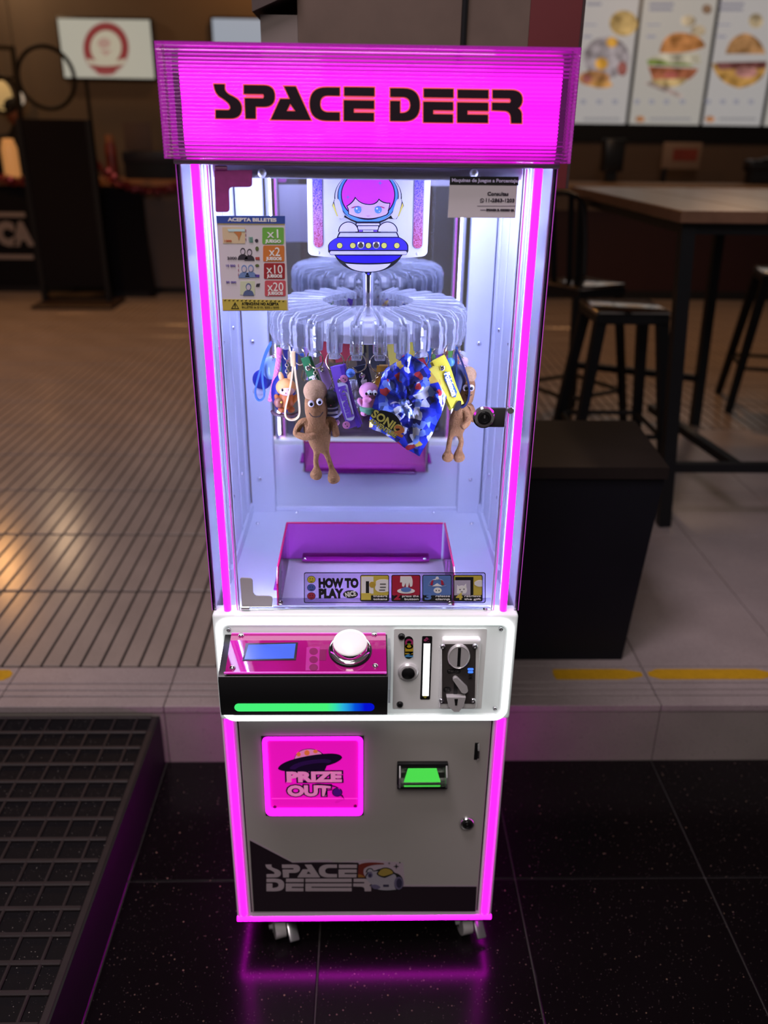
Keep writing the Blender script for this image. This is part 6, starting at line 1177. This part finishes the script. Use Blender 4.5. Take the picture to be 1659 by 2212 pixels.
# barista behind the counter: only a dark cap, part of a face and dark shoulders are to be made out
pr_ = thing('person', (-3.95, 8.0, S), 'person in a black cap and dark top standing behind the left counter', 'person')
hd_ = P(30, 243, Y=7.95)
M_skin = mat('dim_skin', (0.20, 0.075, 0.045), 0.6); M_cl = mat('black_clothes', (0.008, 0.007, 0.009), 0.8)
skinned('body', [hd_ + Vector(v) for v in ((0, 0.02, -0.78), (0, 0.01, -0.50), (0, 0, -0.27), (0, 0, -0.17), (0, 0, -0.10), (-0.19, 0.0, -0.25), (-0.25, 0.03, -0.50), (-0.24, -0.10, -0.72), (0.19, 0, -0.25), (0.25, 0.03, -0.50), (0.24, -0.10, -0.72), (-0.10, 0.02, -0.90), (-0.11, 0.02, -1.28), (-0.11, 0.03, -1.64), (0.10, 0.02, -0.90), (0.11, 0.02, -1.28), (0.11, 0.03, -1.64))],
        [(0, 1), (1, 2), (2, 3), (3, 4), (2, 5), (5, 6), (6, 7), (2, 8), (8, 9), (9, 10), (0, 11), (11, 12), (12, 13), (0, 14), (14, 15), (15, 16)], [(0.15, 0.10), (0.15, 0.10), (0.13, 0.09), 0.055, 0.052, 0.065, 0.05, 0.04, 0.065, 0.05, 0.04, 0.085, 0.06, 0.045, 0.085, 0.06, 0.045], M_cl, pr_)
h_ = MB().ball(hd_, (0.078, 0.095, 0.115), 20, 14); h_.ball(hd_ + Vector((0, -0.095, -0.015)), (0.014, 0.018, 0.022), 10, 8)
for sx in (-1, 1): h_.ball(hd_ + Vector((sx * 0.078, 0.01, -0.005)), (0.012, 0.02, 0.030), 10, 8)
h_ = h_.build('head', M_skin, pr_)
for sx in (-1, 1): MB().ball(hd_ + Vector((sx * 0.030, -0.086, 0.010)), (0.012, 0.008, 0.008), 10, 8).build('eye', M_k, h_)
MB().ball(hd_ + Vector((0, -0.086, -0.055)), (0.024, 0.010, 0.006), 10, 8).build('mouth', mat('dim_lip', (0.14, 0.03, 0.025), 0.6), h_)
cp = MB().ball(hd_ + Vector((0, 0.008, 0.055)), (0.086, 0.102, 0.078), 18, 12); cp.rbox(-0.07, 0.07, -0.17, -0.07, 0.035, 0.045, 0.004, 1, Matrix.Translation(hd_)); cp.build('cap', M_cl, pr_)
# tinsel garland with little red lights
M_tin = mat('red_tinsel', (0.14, 0.005, 0.012), 0.35, 0.4, vary=0.6, scale=60)
gd = thing('tinsel_garland', P(260, 385, Y=6.9), 'red tinsel garland swagged along the counter edge', 'garland'); rg = random.Random(5)
def garland(pxs):
    ps = smooth([P(x, y, Y=6.90) for x, y in pxs], 10); b = MB()
    for p in ps:
        for q in range(7):
            d = Vector((rg.gauss(0, 1), rg.gauss(0, 1) * 0.5, rg.gauss(0, 1))).normalized() * 0.045; b.ribbon([p - d * 0.2, p + d], 0.006, 0.001, (0, -1, 0.2))
    o = b.build('tinsel', M_tin, gd, smooth=False); o['kind'] = 'stuff'
garland([(205, 350), (235, 382), (262, 398), (300, 408), (345, 412), (380, 402)]); garland([(-60, 370), (-20, 378), (15, 388), (45, 392), (80, 384)])
for x, y in ((235, 368), (247, 379), (23, 385)): MB().ball(P(x, y, Y=6.86), 0.018, 10, 8).build('light_bulb', mat('dull_red_bulb', (0.35, 0.05, 0.05), 0.3, emit=(0.16, 0.03, 0.03), es=0.9), gd)
finish_texts()

# curves and letters become plain meshes, so that each is an object like any other
def to_meshes():
    bpy.context.view_layer.update(); dg = bpy.context.evaluated_depsgraph_get()
    for o in [o for o in SC.objects if o.type in ('CURVE', 'FONT')]:
        me = bpy.data.meshes.new_from_object(o.evaluated_get(dg)); nm = o.name; o.name = 'old'
        n = bpy.data.objects.new(nm, me); COL.objects.link(n); n.parent = o.parent; n.matrix_parent_inverse = o.matrix_parent_inverse.copy(); n.matrix_basis = o.matrix_basis.copy()
        for k in o.keys():
            if k in ('label', 'category', 'group', 'kind'): n[k] = o[k]
        for c in list(o.children): mp = c.matrix_parent_inverse.copy(); mb = c.matrix_basis.copy(); c.parent = n; c.matrix_parent_inverse = mp; c.matrix_basis = mb
        bpy.data.objects.remove(o)
to_meshes()
